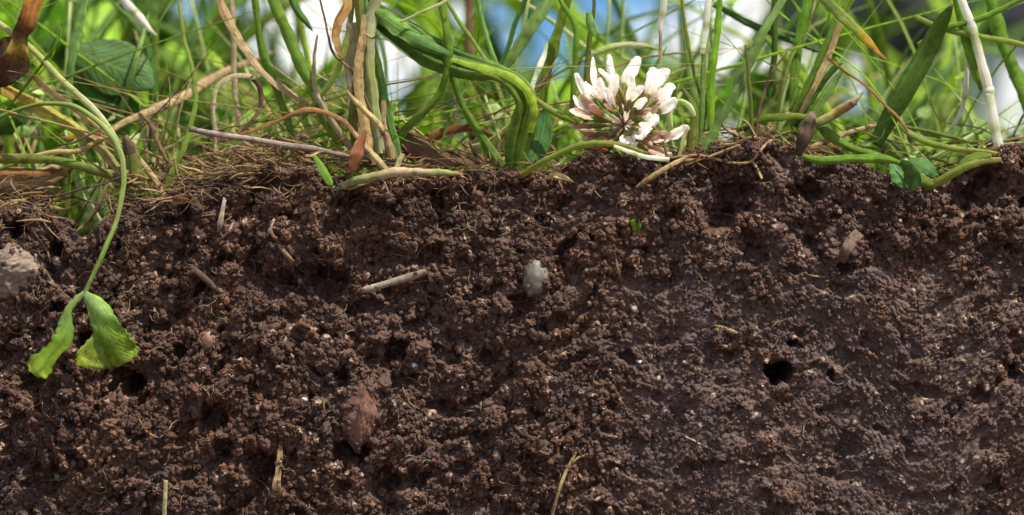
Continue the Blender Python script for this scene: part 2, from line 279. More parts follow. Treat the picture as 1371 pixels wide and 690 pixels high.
def soil_mat(name, inst=False):
    m, t, Nn, Ln = nodes(name)
    o = Nn('ShaderNodeOutputMaterial'); pb = Nn('ShaderNodeBsdfPrincipled'); g = Nn('ShaderNodeNewGeometry')
    def noise(sc, det=4, rough=0.6):
        x = Nn('ShaderNodeTexNoise'); x.inputs['Scale'].default_value = sc; x.inputs['Detail'].default_value = det; x.inputs['Roughness'].default_value = rough
        Ln(g.outputs['Position'], x.inputs['Vector']); return x
    a = noise(70, 5, 0.7); r = ramp(Nn, [(0.3, (0.040, 0.021, 0.013)), (0.5, (0.080, 0.0415, 0.0245)), (0.62, (0.112, 0.059, 0.034)), (0.75, (0.15, 0.085, 0.053))]); Ln(a.outputs[0], r.inputs[0])
    b = noise(900, 3); mr = Nn('ShaderNodeMapRange'); mr.inputs[1].default_value = 0.3; mr.inputs[2].default_value = 0.7; mr.inputs[3].default_value = 0.62; mr.inputs[4].default_value = 1.45; Ln(b.outputs[0], mr.inputs[0])
    mul = Nn('ShaderNodeMix'); mul.data_type = 'RGBA'; mul.blend_type = 'MULTIPLY'; mul.inputs[0].default_value = 1; Ln(r.outputs[0], mul.inputs[6]); Ln(mr.outputs[0], mul.inputs[7])
    # greyer, faintly violet clay patches
    c = noise(28, 3); rc = Nn('ShaderNodeMapRange'); rc.inputs[1].default_value = 0.48; rc.inputs[2].default_value = 0.62; rc.inputs[4].default_value = 0.6; Ln(c.outputs[0], rc.inputs[0])
    mc = Nn('ShaderNodeMix'); mc.data_type = 'RGBA'; Ln(rc.outputs[0], mc.inputs[0]); Ln(mul.outputs[2], mc.inputs[6]); mc.inputs[7].default_value = (0.082, 0.049, 0.036, 1)
    sa = Nn('ShaderNodeAttribute'); sa.attribute_name = 'smear'; sa.attribute_type = 'INSTANCER' if inst else 'GEOMETRY'
    sq = Nn('ShaderNodeMath'); sq.operation = 'MULTIPLY'; sq.inputs[1].default_value = 0.5; Ln(sa.outputs['Fac'], sq.inputs[0])
    me_ = Nn('ShaderNodeMix'); me_.data_type = 'RGBA'; Ln(sq.outputs[0], me_.inputs[0]); Ln(mc.outputs[2], me_.inputs[6])
    gr = Nn('ShaderNodeMix'); gr.data_type = 'RGBA'; gr.blend_type = 'MULTIPLY'; gr.inputs[0].default_value = 1; gr.inputs[6].default_value = (0.075, 0.051, 0.043, 1); Ln(mr.outputs[0], gr.inputs[7]); Ln(gr.outputs[2], me_.inputs[7])
    col = me_.outputs[2]
    # mineral specks
    v = Nn('ShaderNodeTexVoronoi'); v.inputs['Scale'].default_value = 1300; Ln(g.outputs['Position'], v.inputs['Vector'])
    cm = Nn('ShaderNodeSeparateColor'); Ln(v.outputs['Color'], cm.inputs[0])
    gt = Nn('ShaderNodeMath'); gt.operation = 'GREATER_THAN'; gt.inputs[1].default_value = 0.975; Ln(cm.outputs[0], gt.inputs[0])
    ms = Nn('ShaderNodeMix'); ms.data_type = 'RGBA'; Ln(gt.outputs[0], ms.inputs[0]); Ln(col, ms.inputs[6]); ms.inputs[7].default_value = (0.32, 0.23, 0.16, 1); col = ms.outputs[2]
    if inst:
        at = Nn('ShaderNodeAttribute'); at.attribute_type = 'INSTANCER'; at.attribute_name = 'tint'
        rt = ramp(Nn, [(0.0, (0.6, 0.55, 0.55)), (0.5, (1.0, 0.98, 0.98)), (0.85, (1.3, 1.2, 1.12)), (0.95, (1.6, 1.35, 1.05)), (1.0, (2.0, 1.75, 1.5))]); Ln(at.outputs['Fac'], rt.inputs[0])
        m2 = Nn('ShaderNodeMix'); m2.data_type = 'RGBA'; m2.blend_type = 'MULTIPLY'; m2.inputs[0].default_value = 1; Ln(col, m2.inputs[6]); Ln(rt.outputs[0], m2.inputs[7]); col = m2.outputs[2]
    Ln(col, pb.inputs['Base Color'])
    rr = Nn('ShaderNodeMapRange'); rr.inputs[3].default_value = 0.52; rr.inputs[4].default_value = 0.85; Ln(b.outputs[0], rr.inputs[0])
    rq = Nn('ShaderNodeMath'); rq.operation = 'MULTIPLY_ADD'; rq.inputs[1].default_value = -0.1; Ln(sa.outputs['Fac'], rq.inputs[0]); Ln(rr.outputs[0], rq.inputs[2]); Ln(rq.outputs[0], pb.inputs['Roughness']); pb.inputs['Specular IOR Level'].default_value = 0.28
    f = noise(2600, 3); bm = Nn('ShaderNodeBump'); bm.inputs['Strength'].default_value = 0.8; bm.inputs['Distance'].default_value = 0.00022; Ln(f.outputs[0], bm.inputs['Height']); Ln(bm.outputs[0], pb.inputs['Normal'])
    Ln(pb.outputs[0], o.inputs[0]); return m
SOIL = soil_mat('soil'); CRUMB = soil_mat('soil_crumb', True)
def stone_mat(name, c1, c2, rough=0.6, sc=700, spec=0.5):
    m, t, Nn, Ln = nodes(name); o = Nn('ShaderNodeOutputMaterial'); pb = Nn('ShaderNodeBsdfPrincipled'); tcn = Nn('ShaderNodeTexCoord')
    n = Nn('ShaderNodeTexNoise'); n.inputs['Scale'].default_value = sc; n.inputs['Detail'].default_value = 6; n.inputs['Roughness'].default_value = 0.7; Ln(tcn.outputs['Object'], n.inputs['Vector'])
    r = ramp(Nn, [(0.35, c1), (0.65, c2)]); Ln(n.outputs[0], r.inputs[0]); Ln(r.outputs[0], pb.inputs['Base Color']); pb.inputs['Roughness'].default_value = rough
    pb.inputs['Specular IOR Level'].default_value = spec
    b = Nn('ShaderNodeBump'); b.inputs['Strength'].default_value = 0.6; b.inputs['Distance'].default_value = 0.0002; Ln(n.outputs[0], b.inputs['Height']); Ln(b.outputs[0], pb.inputs['Normal']); Ln(pb.outputs[0], o.inputs[0]); return m
ST = dict(grey=stone_mat('grey_stone', (0.09, 0.08, 0.052), (0.2, 0.185, 0.135)), tan=stone_mat('tan_stone', (0.16, 0.1, 0.06), (0.36, 0.25, 0.16)),
          white=stone_mat('quartz', (0.35, 0.3, 0.26), (0.6, 0.57, 0.52), 0.35), big=stone_mat('earthy_stone', (0.11, 0.07, 0.045), (0.3, 0.225, 0.16), 0.85, 420),
          clod=stone_mat('rusty_clod', (0.075, 0.035, 0.022), (0.21, 0.095, 0.055), 0.85, 420), seed=stone_mat('brown_husk', (0.12, 0.06, 0.03), (0.24, 0.14, 0.08), 0.5),
          plasticw=stone_mat('white_plastic', (0.78, 0.78, 0.8), (0.82, 0.82, 0.84), 0.5, 20), plasticb=stone_mat('black_plastic', (0.012, 0.01, 0.014), (0.02, 0.018, 0.022), 0.5, 20))

# ------------------------------------------------------------------ soil bank
EDGE = [(-260, 250), (-120, 262), (0, 287), (35, 278), (62, 288), (80, 308), (97, 326), (118, 328), (134, 308), (150, 292), (172, 276), (200, 268), (240, 262), (265, 252), (290, 244), (335, 226), (370, 222), (400, 226),
        (440, 240), (500, 243), (560, 238), (620, 238), (650, 232), (682, 226), (705, 232), (735, 236), (762, 222), (785, 208), (815, 206), (840, 214), (880, 219), (905, 214), (940, 204), (990, 192), (1020, 190), (1050, 198),
        (1085, 213), (1120, 214), (1155, 220), (1185, 238), (1215, 256), (1245, 256), (1268, 250), (1292, 232), (1315, 212), (1345, 198), (1371, 196), (1500, 200), (1650, 215)]
ex = np.array([e[0] for e in EDGE], float); ey = np.array([e[1] for e in EDGE], float)
def edge_z(xm):                       # metres
    px = xm / S + 685.5
    e = np.interp(px, ex, ey)
    e = e * 0.5 + 0.25 * (np.interp(px - 7, ex, ey) + np.interp(px + 7, ex, ey))
    return (345 - e) * S
PITS = [(1042, 500, 20, 9), (180, 515, 20, 8), (165, 500, 16, 5), (700, 405, 20, 4), (985, 262, 32, 5), (965, 290, 26, 4), (1085, 255, 22, 5), (1320, 250, 40, 5), (1290, 262, 25, 3), (400, 372, 30, 4), (440, 378, 34, 4),
        (370, 380, 24, 3), (480, 280, 28, 3), (450, 305, 25, 3), (575, 345, 25, 3), (585, 270, 12, 3), (20, 308, 16, 5), (75, 335, 16, 4), (350, 625, 26, 5), (530, 470, 22, 4), (470, 605, 28, 4), (455, 500, 16, 4), (840, 478, 13, 2.5),
        (120, 455, 22, 5), (60, 640, 30, 3), (285, 560, 24, 3), (300, 600, 18, 4), (905, 285, 14, 3), (790, 320, 8, 3), (1310, 530, 16, 2.5), (1065, 460, 10, 4), (1115, 503, 8, 3), (1335, 650, 16, 2.5),
        (1130, 360, 12, 3), (520, 640, 24, 3), (650, 480, 14, 3), (560, 640, 20, 3), (300, 345, 14, 3), (270, 385, 14, 2.5), (640, 590, 16, 2), (45, 515, 18, 3), (240, 470, 14, 3), (1010, 340, 20, 3),
        (1180, 578, 10, 1.5), (1360, 500, 14, 3), (80, 410, 12, 4), (220, 370, 14, 2)]
SMOOTH = [(1200, 640, 170, 120, .9), (1080, 640, 110, 70, .8), (905, 600, 90, 70, .8), (860, 470, 60, 50, .7), (1180, 400, 150, 60, .55), (1330, 430, 80, 90, .5), (930, 660, 120, 50, .7), (790, 260, 80, 40, .4), (1090, 230, 70, 22, .5), (660, 290, 60, 60, .4), (780, 400, 60, 40, .35), (690, 680, 90, 30, .3), (1010, 590, 80, 60, .5), (780, 520, 60, 50, .4)]
def rough_mask(px, py):
    m = np.zeros_like(px)
    for cx, cyy, rx, ry, a in SMOOTH: m = np.maximum(m, a * np.exp(-(((px - cx) / rx) ** 2 + ((py - cyy) / ry) ** 2)))
    m = np.maximum(m, 0.62 * sstep(700, 900, px) * sstep(280, 400, py))
    m = m + 0.4 * fbm(px / 60, py / 45, 91, 3) * sstep(0.03, .3, m)
    return 1 - np.clip(m, 0, 0.92)
def height(X, Y, px, py):             # X,Y millimetres on the unrolled sheet -> mm
    M = rough_mask(px, py)
    W = 0.3 + 0.7 * M; wx = X + W * (0.6 * noise2(X / 2.6, Y / 2.6, 3) + 0.22 * noise2(X / .8, Y / .8, 7)); wy = Y + W * (0.6 * noise2(X / 2.6 + 9, Y / 2.6, 4) + 0.22 * noise2(X / .8, Y / .8 + 5, 8))
    h = 2.0 * fbm(X / 30, Y / 30, 21, 2) + 1.5 * fbm(X / 9, Y / 9, 31, 2) * (0.05 + 0.95 * M)
    h += (0.08 + 0.92 * M ** 1.4) * 4.4 * 0.27 * domes(wx / 4.4, wy / 4.4, 41, 0.45, 0.9, 0.7)
    h += (0.06 + 0.94 * M ** 1.4) * 1.9 * 0.40 * domes(wx / 1.9, wy / 1.9, 51, 0.4, 0.85, 0.7)
    h += (0.42 + 0.58 * M) * 0.85 * 0.5 * domes(wx / .85, wy / .85, 61, 0.35, 0.85, 0.7)
    h += 0.42 * 0.4 * domes(X / .42, Y / .42, 65, 0.35, 0.8, 0.6) + 0.05 * noise2(X / .42, Y / .42, 71) + 0.07 * noise2(X / .24, Y / .24, 72)
    c = fbm(X / 6.5 + 50, Y / 5.0, 81, 2); h -= (0.1 + 0.9 * M) * 2.6 * sstep(0.24, 0.6, c)
    # hairline cracks
    cr_ = np.abs(noise2(X / 13 + .4 * noise2(X / 3, Y / 3, 5), Y / 13, 83)); h -= 0.5 * (1 - sstep(0, 0.025, cr_)) * sstep(0.05, .3, noise2(X / 22, Y / 22, 84))
    for cx, cyy, r, d in PITS:
        dx = (px - cx) + 7 * noise2(px / 16, py / 16, 14) + 5 * noise2(px / 6, py / 6, 16); dy = (py - cyy) + 7 * noise2(px / 16 + 7, py / 16, 15)
        q = np.sqrt(dx * dx + dy * dy * 1.3) / r
        h = h - d * (1.7 if d > 8.5 else 1.45 if (r > 19 and cx < 700) else 1.0) * (1 - sstep(0.45, 1.1, q))
    return h
dx = 0.000185
xs = np.arange(-0.122, 0.122, dx); nx = len(xs)
s_top = -np.concatenate([np.linspace(0.030, 0.0062, 44)]); s_face = np.arange(-0.006, 0.084, dx)
ss = np.concatenate([s_top, s_face]); ns = len(ss)
XX, SS = np.meshgrid(xs, ss, indexing='xy')
EZ = edge_z(XX); R = 0.0022
# profile: run back along the top, round corner, down the face
back = np.maximum(-SS, 0)
ang = np.clip((SS + R * 0.785) / R, 0, math.pi / 2)
py0 = np.where(SS < -R * 0.785, -SS - R * 0.785 + R, R - R * np.sin(ang)); pz0 = np.where(SS < -R * 0.785, EZ, np.where(ang < math.pi / 2, EZ - R + R * np.cos(ang), EZ - R - (SS - R * 0.785)))
pz0 = pz0 - (EZ - 0.001) * sstep(0.008, 0.028, back)
ny = np.where(SS < -R * 0.785, 0, -np.sin(ang)); nz_ = np.where(SS < -R * 0.785, 1, np.cos(ang))
PXp = XX / S + 685.5; PYp = 345 - pz0 / S
# the face leans slightly and bulges
H = height(XX * 1000, (SS - EZ * 0) * 1000, PXp, np.where(SS > 0, PYp, PYp - 40)) / 1000
H = H - 0.0010
damp = 1 - 0.45 * sstep(0.0015, -0.002, SS)
yy = py0 + ny * H * damp; zz = pz0 + nz_ * H * damp * 0.8
VS = np.stack([XX, yy, zz], -1).reshape(-1, 3)
ii = (np.arange(ns - 1)[:, None] * nx + np.arange(nx - 1)[None]); FS = np.stack([ii, ii + nx, ii + nx + 1, ii + 1], -1).reshape(-1, 4)
bank = tag(link('soil_bank', mesh_np('soil_bank', VS, FS, SOIL)), kind='structure')
sm_ = 1 - rough_mask(PXp, np.where(SS > 0, PYp, PYp - 40)); at_ = bank.data.attributes.new('smear', 'FLOAT', 'POINT'); at_.data.foreach_set('value', sstep(.15, .75, sm_).astype(np.float32).ravel())
GY = yy; GZ = zz
def face_y(px, py):
    """where the cut face stands at this photo pixel (metres), for things pressed into it"""
    x = (px - 685.5) * S; z = (345 - py) * S
    i = int(np.clip(round((x - xs[0]) / dx), 0, nx - 1)); col_z = GZ[60:, i]; j = int(np.argmin(np.abs(col_z - z))) + 60
    a = GY[max(j - 3, 0):j + 4, max(i - 3, 0):i + 4]
    return float(np.percentile(a, 35))
# the wide ground with its step
yb = [-400, -2, -0.30, -0.03, 0.004, 0.012, 0.02, 0.03, 0.1, 0.5, 3, 30, 400]; zb = [-0.13, -0.13, -0.12, -0.10, -0.078, -0.04, -0.01, -0.0005, 0.001, 0.001, 0.001, 0.0, 0.0]
xb = np.concatenate([[-400, -30, -3], np.linspace(-0.6, 0.6, 41), [3, 30, 400]])
gv = np.array([[x, y, z + (0.0006 * math.sin(x * 90) if abs(x) < 1 else 0)] for y, z in zip(yb, zb) for x in xb]); nxb = len(xb)
ii = (np.arange(len(yb) - 1)[:, None] * nxb + np.arange(nxb - 1)[None]); gf = np.stack([ii, ii + 1, ii + nxb + 1, ii + nxb], -1).reshape(-1, 4)
tag(link('ground', mesh_np('ground', gv, gf, SOIL)), kind='structure')

# loose crumbs: points on the bank, each carrying a lumpy crumb
def crumbs(name, count, rlo, rhi, power, seed, label, lift=0.25, at=None):
    r_ = np.random.default_rng(seed); n = int(count * 3.2)
    i = r_.integers(2, nx - 2, n); j = r_.integers(18, ns - 2, n)
    # face rows are dense, top rows sparse
    px = PXp[j, i]; py = PYp[j, i]; M = rough_mask(px, py)
    cl = fbm(px / 38, py / 38, 200 + seed, 3)
    keep = r_.random(n) < np.clip(0.34 + 0.66 * M ** 1.6, 0, 1) * np.clip(0.55 + 1.1 * cl, 0.12, 1)
    for cx, cyy, rr, d in PITS: keep &= ~((np.hypot(px - cx, py - cyy) < rr * 0.8) & (r_.random(n) < 0.85))
    i, j = i[keep][:count], j[keep][:count]; k = len(i)
    v = VS.reshape(ns, nx, 3); p = v[j, i]; a = v[j, i + 2] - v[j, i - 2]; b = v[np.minimum(j + 2, ns - 1), i] - v[j - 2, i]
    nn = np.cross(b, a); nn /= np.linalg.norm(nn, axis=1)[:, None] + 1e-12
    nn = np.where((nn[:, 1:2] > 0) & (SS[j, i][:, None] > 0), -nn, nn)
    rad = rlo + (rhi - rlo) * r_.random(k) ** power
    # coarser towards the left, finer to the right
    rad = rad * (1.0 - 0.35 * sstep(0.2, 0.8, 1 - rough_mask(PXp[j, i], PYp[j, i])))
    p = p + nn * rad[:, None] * lift * 0.6 + np.array([[0, -1, 0.25]]) * rad[:, None] * lift
    if at is not None: p = np.asarray(at, float); k = len(p); rad = rlo + (rhi - rlo) * r_.random(k) ** power
    me = bpy.data.meshes.new(name); me.vertices.add(k); me.vertices.foreach_set('co', p.astype(np.float32).ravel())
    at = me.attributes.new('rad', 'FLOAT', 'POINT'); at.data.foreach_set('value', rad.astype(np.float32))
    tt = np.clip(0.5 + 0.2 * r_.standard_normal(k), 0, 0.9); sp = r_.random(k); tt = np.where(sp > 0.985, 0.9 + 0.1 * r_.random(k), tt)
    at = me.attributes.new('tint_in', 'FLOAT', 'POINT'); at.data.foreach_set('value', tt.astype(np.float32))
    pq = 345 - p[:, 2] / S; at = me.attributes.new('smear_in', 'FLOAT', 'POINT'); at.data.foreach_set('value', (sstep(.15, .75, 1 - rough_mask(p[:, 0] / S + 685.5, pq))).astype(np.float32))
    o = link(name, me); tag(o, label, 'soil', kind='stuff')
    ng = bpy.data.node_groups.new(name, 'GeometryNodeTree'); ng.interface.new_socket('Geometry', in_out='INPUT', socket_type='NodeSocketGeometry'); ng.interface.new_socket('Geometry', in_out='OUTPUT', socket_type='NodeSocketGeometry')
    n_ = ng.nodes.new; l_ = ng.links.new; gi = n_('NodeGroupInput'); go = n_('NodeGroupOutput')
    jn = n_('GeometryNodeJoinGeometry')
    for q in range(7):
        ic = n_('GeometryNodeMeshIcoSphere'); ic.inputs['Radius'].default_value = 1; ic.inputs['Subdivisions'].default_value = 4
        pos = n_('GeometryNodeInputPosition'); nor = n_('GeometryNodeInputNormal')
        va = n_('ShaderNodeVectorMath'); va.operation = 'ADD'; va.inputs[1].default_value = (q * 13.7, q * 5.1, 3.3 + q); l_(pos.outputs[0], va.inputs[0])
        t1 = n_('ShaderNodeTexNoise'); t1.inputs['Scale'].default_value = 0.9; t1.inputs['Detail'].default_value = 2; l_(va.outputs[0], t1.inputs['Vector'])
        t2 = n_('ShaderNodeTexVoronoi'); t2.inputs['Scale'].default_value = 1.9; l_(va.outputs[0], t2.inputs['Vector'])
        t3 = n_('ShaderNodeTexNoise'); t3.inputs['Scale'].default_value = 4.5; t3.inputs['Detail'].default_value = 2; l_(va.outputs[0], t3.inputs['Vector'])
        m1 = n_('ShaderNodeMath'); m1.operation = 'MULTIPLY_ADD'; l_(t1.outputs[0], m1.inputs[0]); m1.inputs[1].default_value = 1.5; m1.inputs[2].default_value = -0.5
        m2 = n_('ShaderNodeMath'); m2.operation = 'MULTIPLY_ADD'; l_(t2.outputs['Distance'], m2.inputs[0]); m2.inputs[1].default_value = -0.75; l_(m1.outputs[0], m2.inputs[2])
        m3 = n_('ShaderNodeMath'); m3.operation = 'MULTIPLY_ADD'; l_(t3.outputs[0], m3.inputs[0]); m3.inputs[1].default_value = 0.35; l_(m2.outputs[0], m3.inputs[2])
        sc = n_('ShaderNodeVectorMath'); sc.operation = 'SCALE'; l_(nor.outputs[0], sc.inputs[0]); l_(m3.outputs[0], sc.inputs['Scale'])
        sp_ = n_('GeometryNodeSetPosition'); l_(ic.outputs[0], sp_.inputs[0]); l_(sc.outputs[0], sp_.inputs['Offset'])
        sm = n_('GeometryNodeSetMaterial'); sm.inputs['Material'].default_value = CRUMB; l_(sp_.outputs[0], sm.inputs[0])
        ss_ = n_('GeometryNodeSetShadeSmooth'); l_(sm.outputs[0], ss_.inputs[0])
        gg = n_('GeometryNodeGeometryToInstance'); l_(ss_.outputs[0], gg.inputs[0]); l_(gg.outputs[0], jn.inputs[0])
    ip = n_('GeometryNodeInstanceOnPoints'); l_(gi.outputs[0], ip.inputs['Points']); l_(jn.outputs[0], ip.inputs['Instance']); ip.inputs['Pick Instance'].default_value = True
    ri = n_('FunctionNodeRandomValue'); ri.data_type = 'INT'; ri.inputs[4].default_value = 0; ri.inputs[5].default_value = 6; ri.inputs['Seed'].default_value = seed; l_(ri.outputs[2], ip.inputs['Instance Index'])
    rv = n_('FunctionNodeRandomValue'); rv.data_type = 'FLOAT_VECTOR'; rv.inputs[1].default_value = (6.28, 6.28, 6.28); rv.inputs['Seed'].default_value = seed + 1; l_(rv.outputs[0], ip.inputs['Rotation'])
    na = n_('GeometryNodeInputNamedAttribute'); na.data_type = 'FLOAT'; na.inputs[0].default_value = 'rad'
    rs = n_('FunctionNodeRandomValue'); rs.data_type = 'FLOAT_VECTOR'; rs.inputs[0].default_value = (.7, .7, .6); rs.inputs[1].default_value = (1.25, 1.2, 1.1); rs.inputs['Seed'].default_value = seed + 2
    vm = n_('ShaderNodeVectorMath'); vm.operation = 'SCALE'; l_(rs.outputs[0], vm.inputs[0]); l_(na.outputs[0], vm.inputs['Scale']); l_(vm.outputs[0], ip.inputs['Scale'])
    nb = n_('GeometryNodeInputNamedAttribute'); nb.data_type = 'FLOAT'; nb.inputs[0].default_value = 'tint_in'
    st = n_('GeometryNodeStoreNamedAttribute'); st.data_type = 'FLOAT'; st.domain = 'INSTANCE'; st.inputs['Name'].default_value = 'tint'; l_(ip.outputs[0], st.inputs[0]); l_(nb.outputs[0], st.inputs['Value'])
    nc = n_('GeometryNodeInputNamedAttribute'); nc.data_type = 'FLOAT'; nc.inputs[0].default_value = 'smear_in'
    s2 = n_('GeometryNodeStoreNamedAttribute'); s2.data_type = 'FLOAT'; s2.domain = 'INSTANCE'; s2.inputs['Name'].default_value = 'smear'; l_(st.outputs[0], s2.inputs[0]); l_(nc.outputs[0], s2.inputs['Value'])
    l_(s2.outputs[0], go.inputs[0])
    md = o.modifiers.new('crumbs', 'NODES'); md.node_group = ng; me.materials.append(CRUMB)
    return o
crumbs('soil_crumbs', 62000, 0.00011, 0.00058, 1.9, 3, 'loose brown crumbs of soil clinging all over the cut face')
crumbs('soil_clods', 1900, 0.00055, 0.0014, 2.4, 5, 'larger knobbly soil aggregates standing out of the cut face', lift=0.1)

# ------------------------------------------------------------------ the plants along the edge, one by one
def one(name, label, cat, kind, mat, pts, group=None, **k):
    if mat in ('tan', 'paper', 'orange', 'brown', 'straw') and name != 'twig': pts = [(a, b, d, w_ * .85) for a, b, d, w_ in pts]
    return tag(build(name, strip(kind, pts, **k), G[mat]), label, cat, group)
def many(name, label, cat, base, parts, group=None):
    """a plant of several parts: base (px,py,depth); parts = (part name, kind, material, pts, options[, subparts])"""
    b = P(*base); r = tag(empty(name, b), label, cat, group)
    for p in parts:
        nm, kind, mat, pts = p[:4]; k = p[4] if len(p) > 4 else {}
        V, F, C, UV = strip(kind, pts, **k)
        o = link(nm, MB().add((V - b, F, C, UV)).mesh(nm, G[mat]), r)
        for q in (p[5] if len(p) > 5 else ()):
            V, F, C, UV = strip(q[1], q[3][:], **(q[4] if len(q) > 4 else {}))
            link(q[0], MB().add((V - b, F, C, UV)).mesh(q[0], G[q[2]]), o)
    return r
Bl, St, Lf = 'blade', 'stem', 'leaf'
# far left
many('withered_leaf', 'curled brown and orange withered leaf hanging at the upper left edge', 'leaf', (42, -30, 0),
     [('leaf_blade', Lf, 'wither', [(44, -40, 0, 26), (42, -8, -1, 30), (36, 25, -2, 26), (26, 50, -1, 22), (20, 75, 0, 38), (8, 98, 1, 34), (-8, 116, 2, 8)], dict(fold=.35, ripple=.35, n=40, roll=.5)),
      ('leaf_lobe', Lf, 'wither', [(26, 52, 0, 6), (12, 62, 1, 26), (-8, 70, 2, 18)], dict(fold=.2, ripple=.3, roll=-.3))])
one('grass_stalk', 'long pale sunlit stem running down from the upper left corner', 'stem', St, 'pale', [(-16, 22, 4, 9), (38, 62, 4, 10), (88, 112, 3, 10), (130, 152, 2, 10), (152, 180, 1, 8), (162, 200, 1, 7)])
one('dry_stalk', 'tan stem slanting parallel below the long pale stem', 'stem', St, 'straw', [(20, 80, 6, 8), (50, 108, 6, 9), (88, 138, 5, 10), (130, 168, 4, 10), (158, 198, 3, 10), (178, 232, 2, 9)])
one('grass_leaf', 'yellowing broad blade slanting in from the left edge', 'grass blade', Bl, 'yellow', [(-20, 104, 8, 16), (25, 128, 8, 20), (75, 154, 7, 18), (125, 190, 6, 16), (170, 236, 4, 12)], roll=.5)
many('clover_sprig', 'wilted clover leaf hanging on a long green stem over the soil', 'clover leaf', (166, 205, -4),
     [('stem', St, 'hang', [(-20, 168, 2, 7), (22, 148, 0, 7), (65, 139, -2, 7), (104, 145, -3, 8), (136, 168, -4, 9), (160, 200, -5, 9), (165, 240, -6, 8), (158, 288, -7, 7.5), (142, 332, -8, 7.5), (124, 370, -8, 7), (113, 393, -8, 7)], dict(n=110)),
      ('leaflet', Lf, 'leaflet', [(113, 392, -8, 6), (100, 404, -8.5, 9), (91, 418, -9, 11), (88, 436, -9, 22), (84, 454, -9.5, 27), (71, 470, -10, 22), (58, 484, -10.5, 32), (49, 495, -11, 34), (44, 501, -11, 18)], dict(fold=-.35, roll=.4, twist=-.5, n=50, ripple=.2, jag=.22)),
      ('leaflet', Lf, 'leaflet', [(113, 392, -9, 8), (121, 405, -10, 20), (133, 425, -10.5, 33), (145, 448, -10.8, 44), (156, 466, -11, 50), (164, 479, -11, 45), (168, 486, -11, 30)], dict(fold=-.3, roll=-.3, n=50, ripple=.2, jag=.2)),
      ('leaflet', Lf, 'leaflet', [(119, 405, -8, 9), (125, 425, -8.5, 12), (131, 445, -9, 14), (130, 462, -9, 34), (126, 478, -9.3, 48), (123, 488, -9.5, 48), (122, 493, -9.5, 34)], dict(fold=.22, roll=.25, n=50, ripple=.2, jag=.2)),
      ('stipule', Lf, 'bright', [(114, 392, -8, 4), (128, 402, -7.5, 14), (143, 414, -7, 12), (152, 424, -7, 3)], dict(roll=.4))])
one('creeping_runner', 'thick tan woody runner slanting up out of focus at the left', 'runner', St, 'tan', [(92, 205, 6, 10), (125, 192, 8, 12), (160, 168, 14, 13), (205, 148, 22, 16), (245, 130, 32, 18), (285, 106, 44, 17), (330, 84, 52, 12), (370, 70, 60, 4)])
one('creeping_runner', 'thin tan runner lying level near the left edge', 'runner', St, 'straw', [(-16, 218, 7, 9), (30, 214, 6, 9), (70, 204, 5, 9), (104, 203, 5, 9), (140, 184, 6, 7)])
one('creeping_runner', 'smooth green runner lying level near the left edge', 'runner', St, 'olive', [(-16, 212, 3, 14), (32, 213, 3, 15), (72, 215, 3, 13), (112, 224, 3, 14), (150, 236, 4, 13), (172, 246, 5, 10)])
many('old_runner', 'fat brown fibrous old runner at the left edge above the soil', 'runner', (-20, 248, 8),
     [('runner', St, 'tan', [(-24, 250, 9, 30), (10, 246, 9, 30), (42, 240, 9, 26), (72, 230, 9, 22), (100, 222, 9, 12)], dict(wob=.0005)),
      ('sheath', Bl, 'rust', [(-20, 236, 6, 14), (15, 232, 6, 18), (50, 232, 6, 14), (82, 226, 7, 6)], dict(roll=.3)),
      ('sheath', Bl, 'brown', [(-20, 262, 6, 10), (20, 256, 6, 14), (60, 248, 6, 10), (90, 236, 7, 5)], dict(roll=-.3))])
many('cut_stalk', 'olive green cut stalk standing in the soil beside the hanging sprig', 'stalk', (196, 272, 2),
     [('stalk', St, 'olive', [(200, 280, 3, 24), (190, 250, 2, 23), (180, 220, 2, 21), (172, 192, 2, 17)], dict(wob=.0003)), ('torn_tip', Bl, 'dark', [(174, 206, 0, 14), (170, 192, 0, 15), (166, 182, 0, 9)])])
one('dry_stalk', 'dry tan stalk leaning against the olive cut stalk', 'stalk', St, 'tan', [(226, 276, 3, 14), (212, 250, 3, 11), (196, 226, 3, 10), (182, 208, 4, 8)])
one('grass_stalk', 'wavy pale green stem hanging between blurred leaves at the left', 'stem', St, 'yelgr', [(222, 252, 3, 9), (232, 228, 3, 10), (245, 202, 3, 9), (254, 172, 4, 8), (262, 135, 5, 8), (258, 95, 6, 7), (247, 55, 7, 6), (241, 15, 8, 5), (238, -15, 9, 3)])
one('dry_grass_leaf', 'dark brown drooping strip left of the wavy pale stem', 'dead blade', Bl, 'brown', [(188, 152, 7, 4), (202, 168, 6, 7), (211, 190, 5, 8), (220, 208, 4, 7), (230, 224, 4, 4)])
one('rootlet', 'thin dark brown rootlet crossing the tan runner', 'rootlet', St, 'dark', [(76, 195, 1, 2.5), (100, 190, 1, 3), (122, 178, 1, 3), (138, 170, 2, 2)])
one('rootlet', 'long dark rootlet strung across the notch in the soil', 'rootlet', St, 'dark', [(38, 270, -1, 2.5), (78, 262, -1, 3), (112, 253, -1, 3), (142, 244, 0, 3), (166, 236, 0, 2)])
one('rootlet', 'short dark rootlet below the long one over the notch', 'rootlet', St, 'dark', [(96, 262, 0, 2.5), (118, 270, 0, 3), (146, 277, 0, 2)])
one('woody_twig', 'straight grey brown twig with a dark cut end over the soil edge', 'twig', St, 'twig', [(252, 173, -3, 9), (262, 174, -3, 9.5), (300, 181, -3, 9), (345, 188, -2, 9), (395, 196, -2, 9), (440, 204, -1, 8), (490, 213, 0, 7), (530, 219, 1, 5), (575, 226, 2, 3)], wob=.0002)
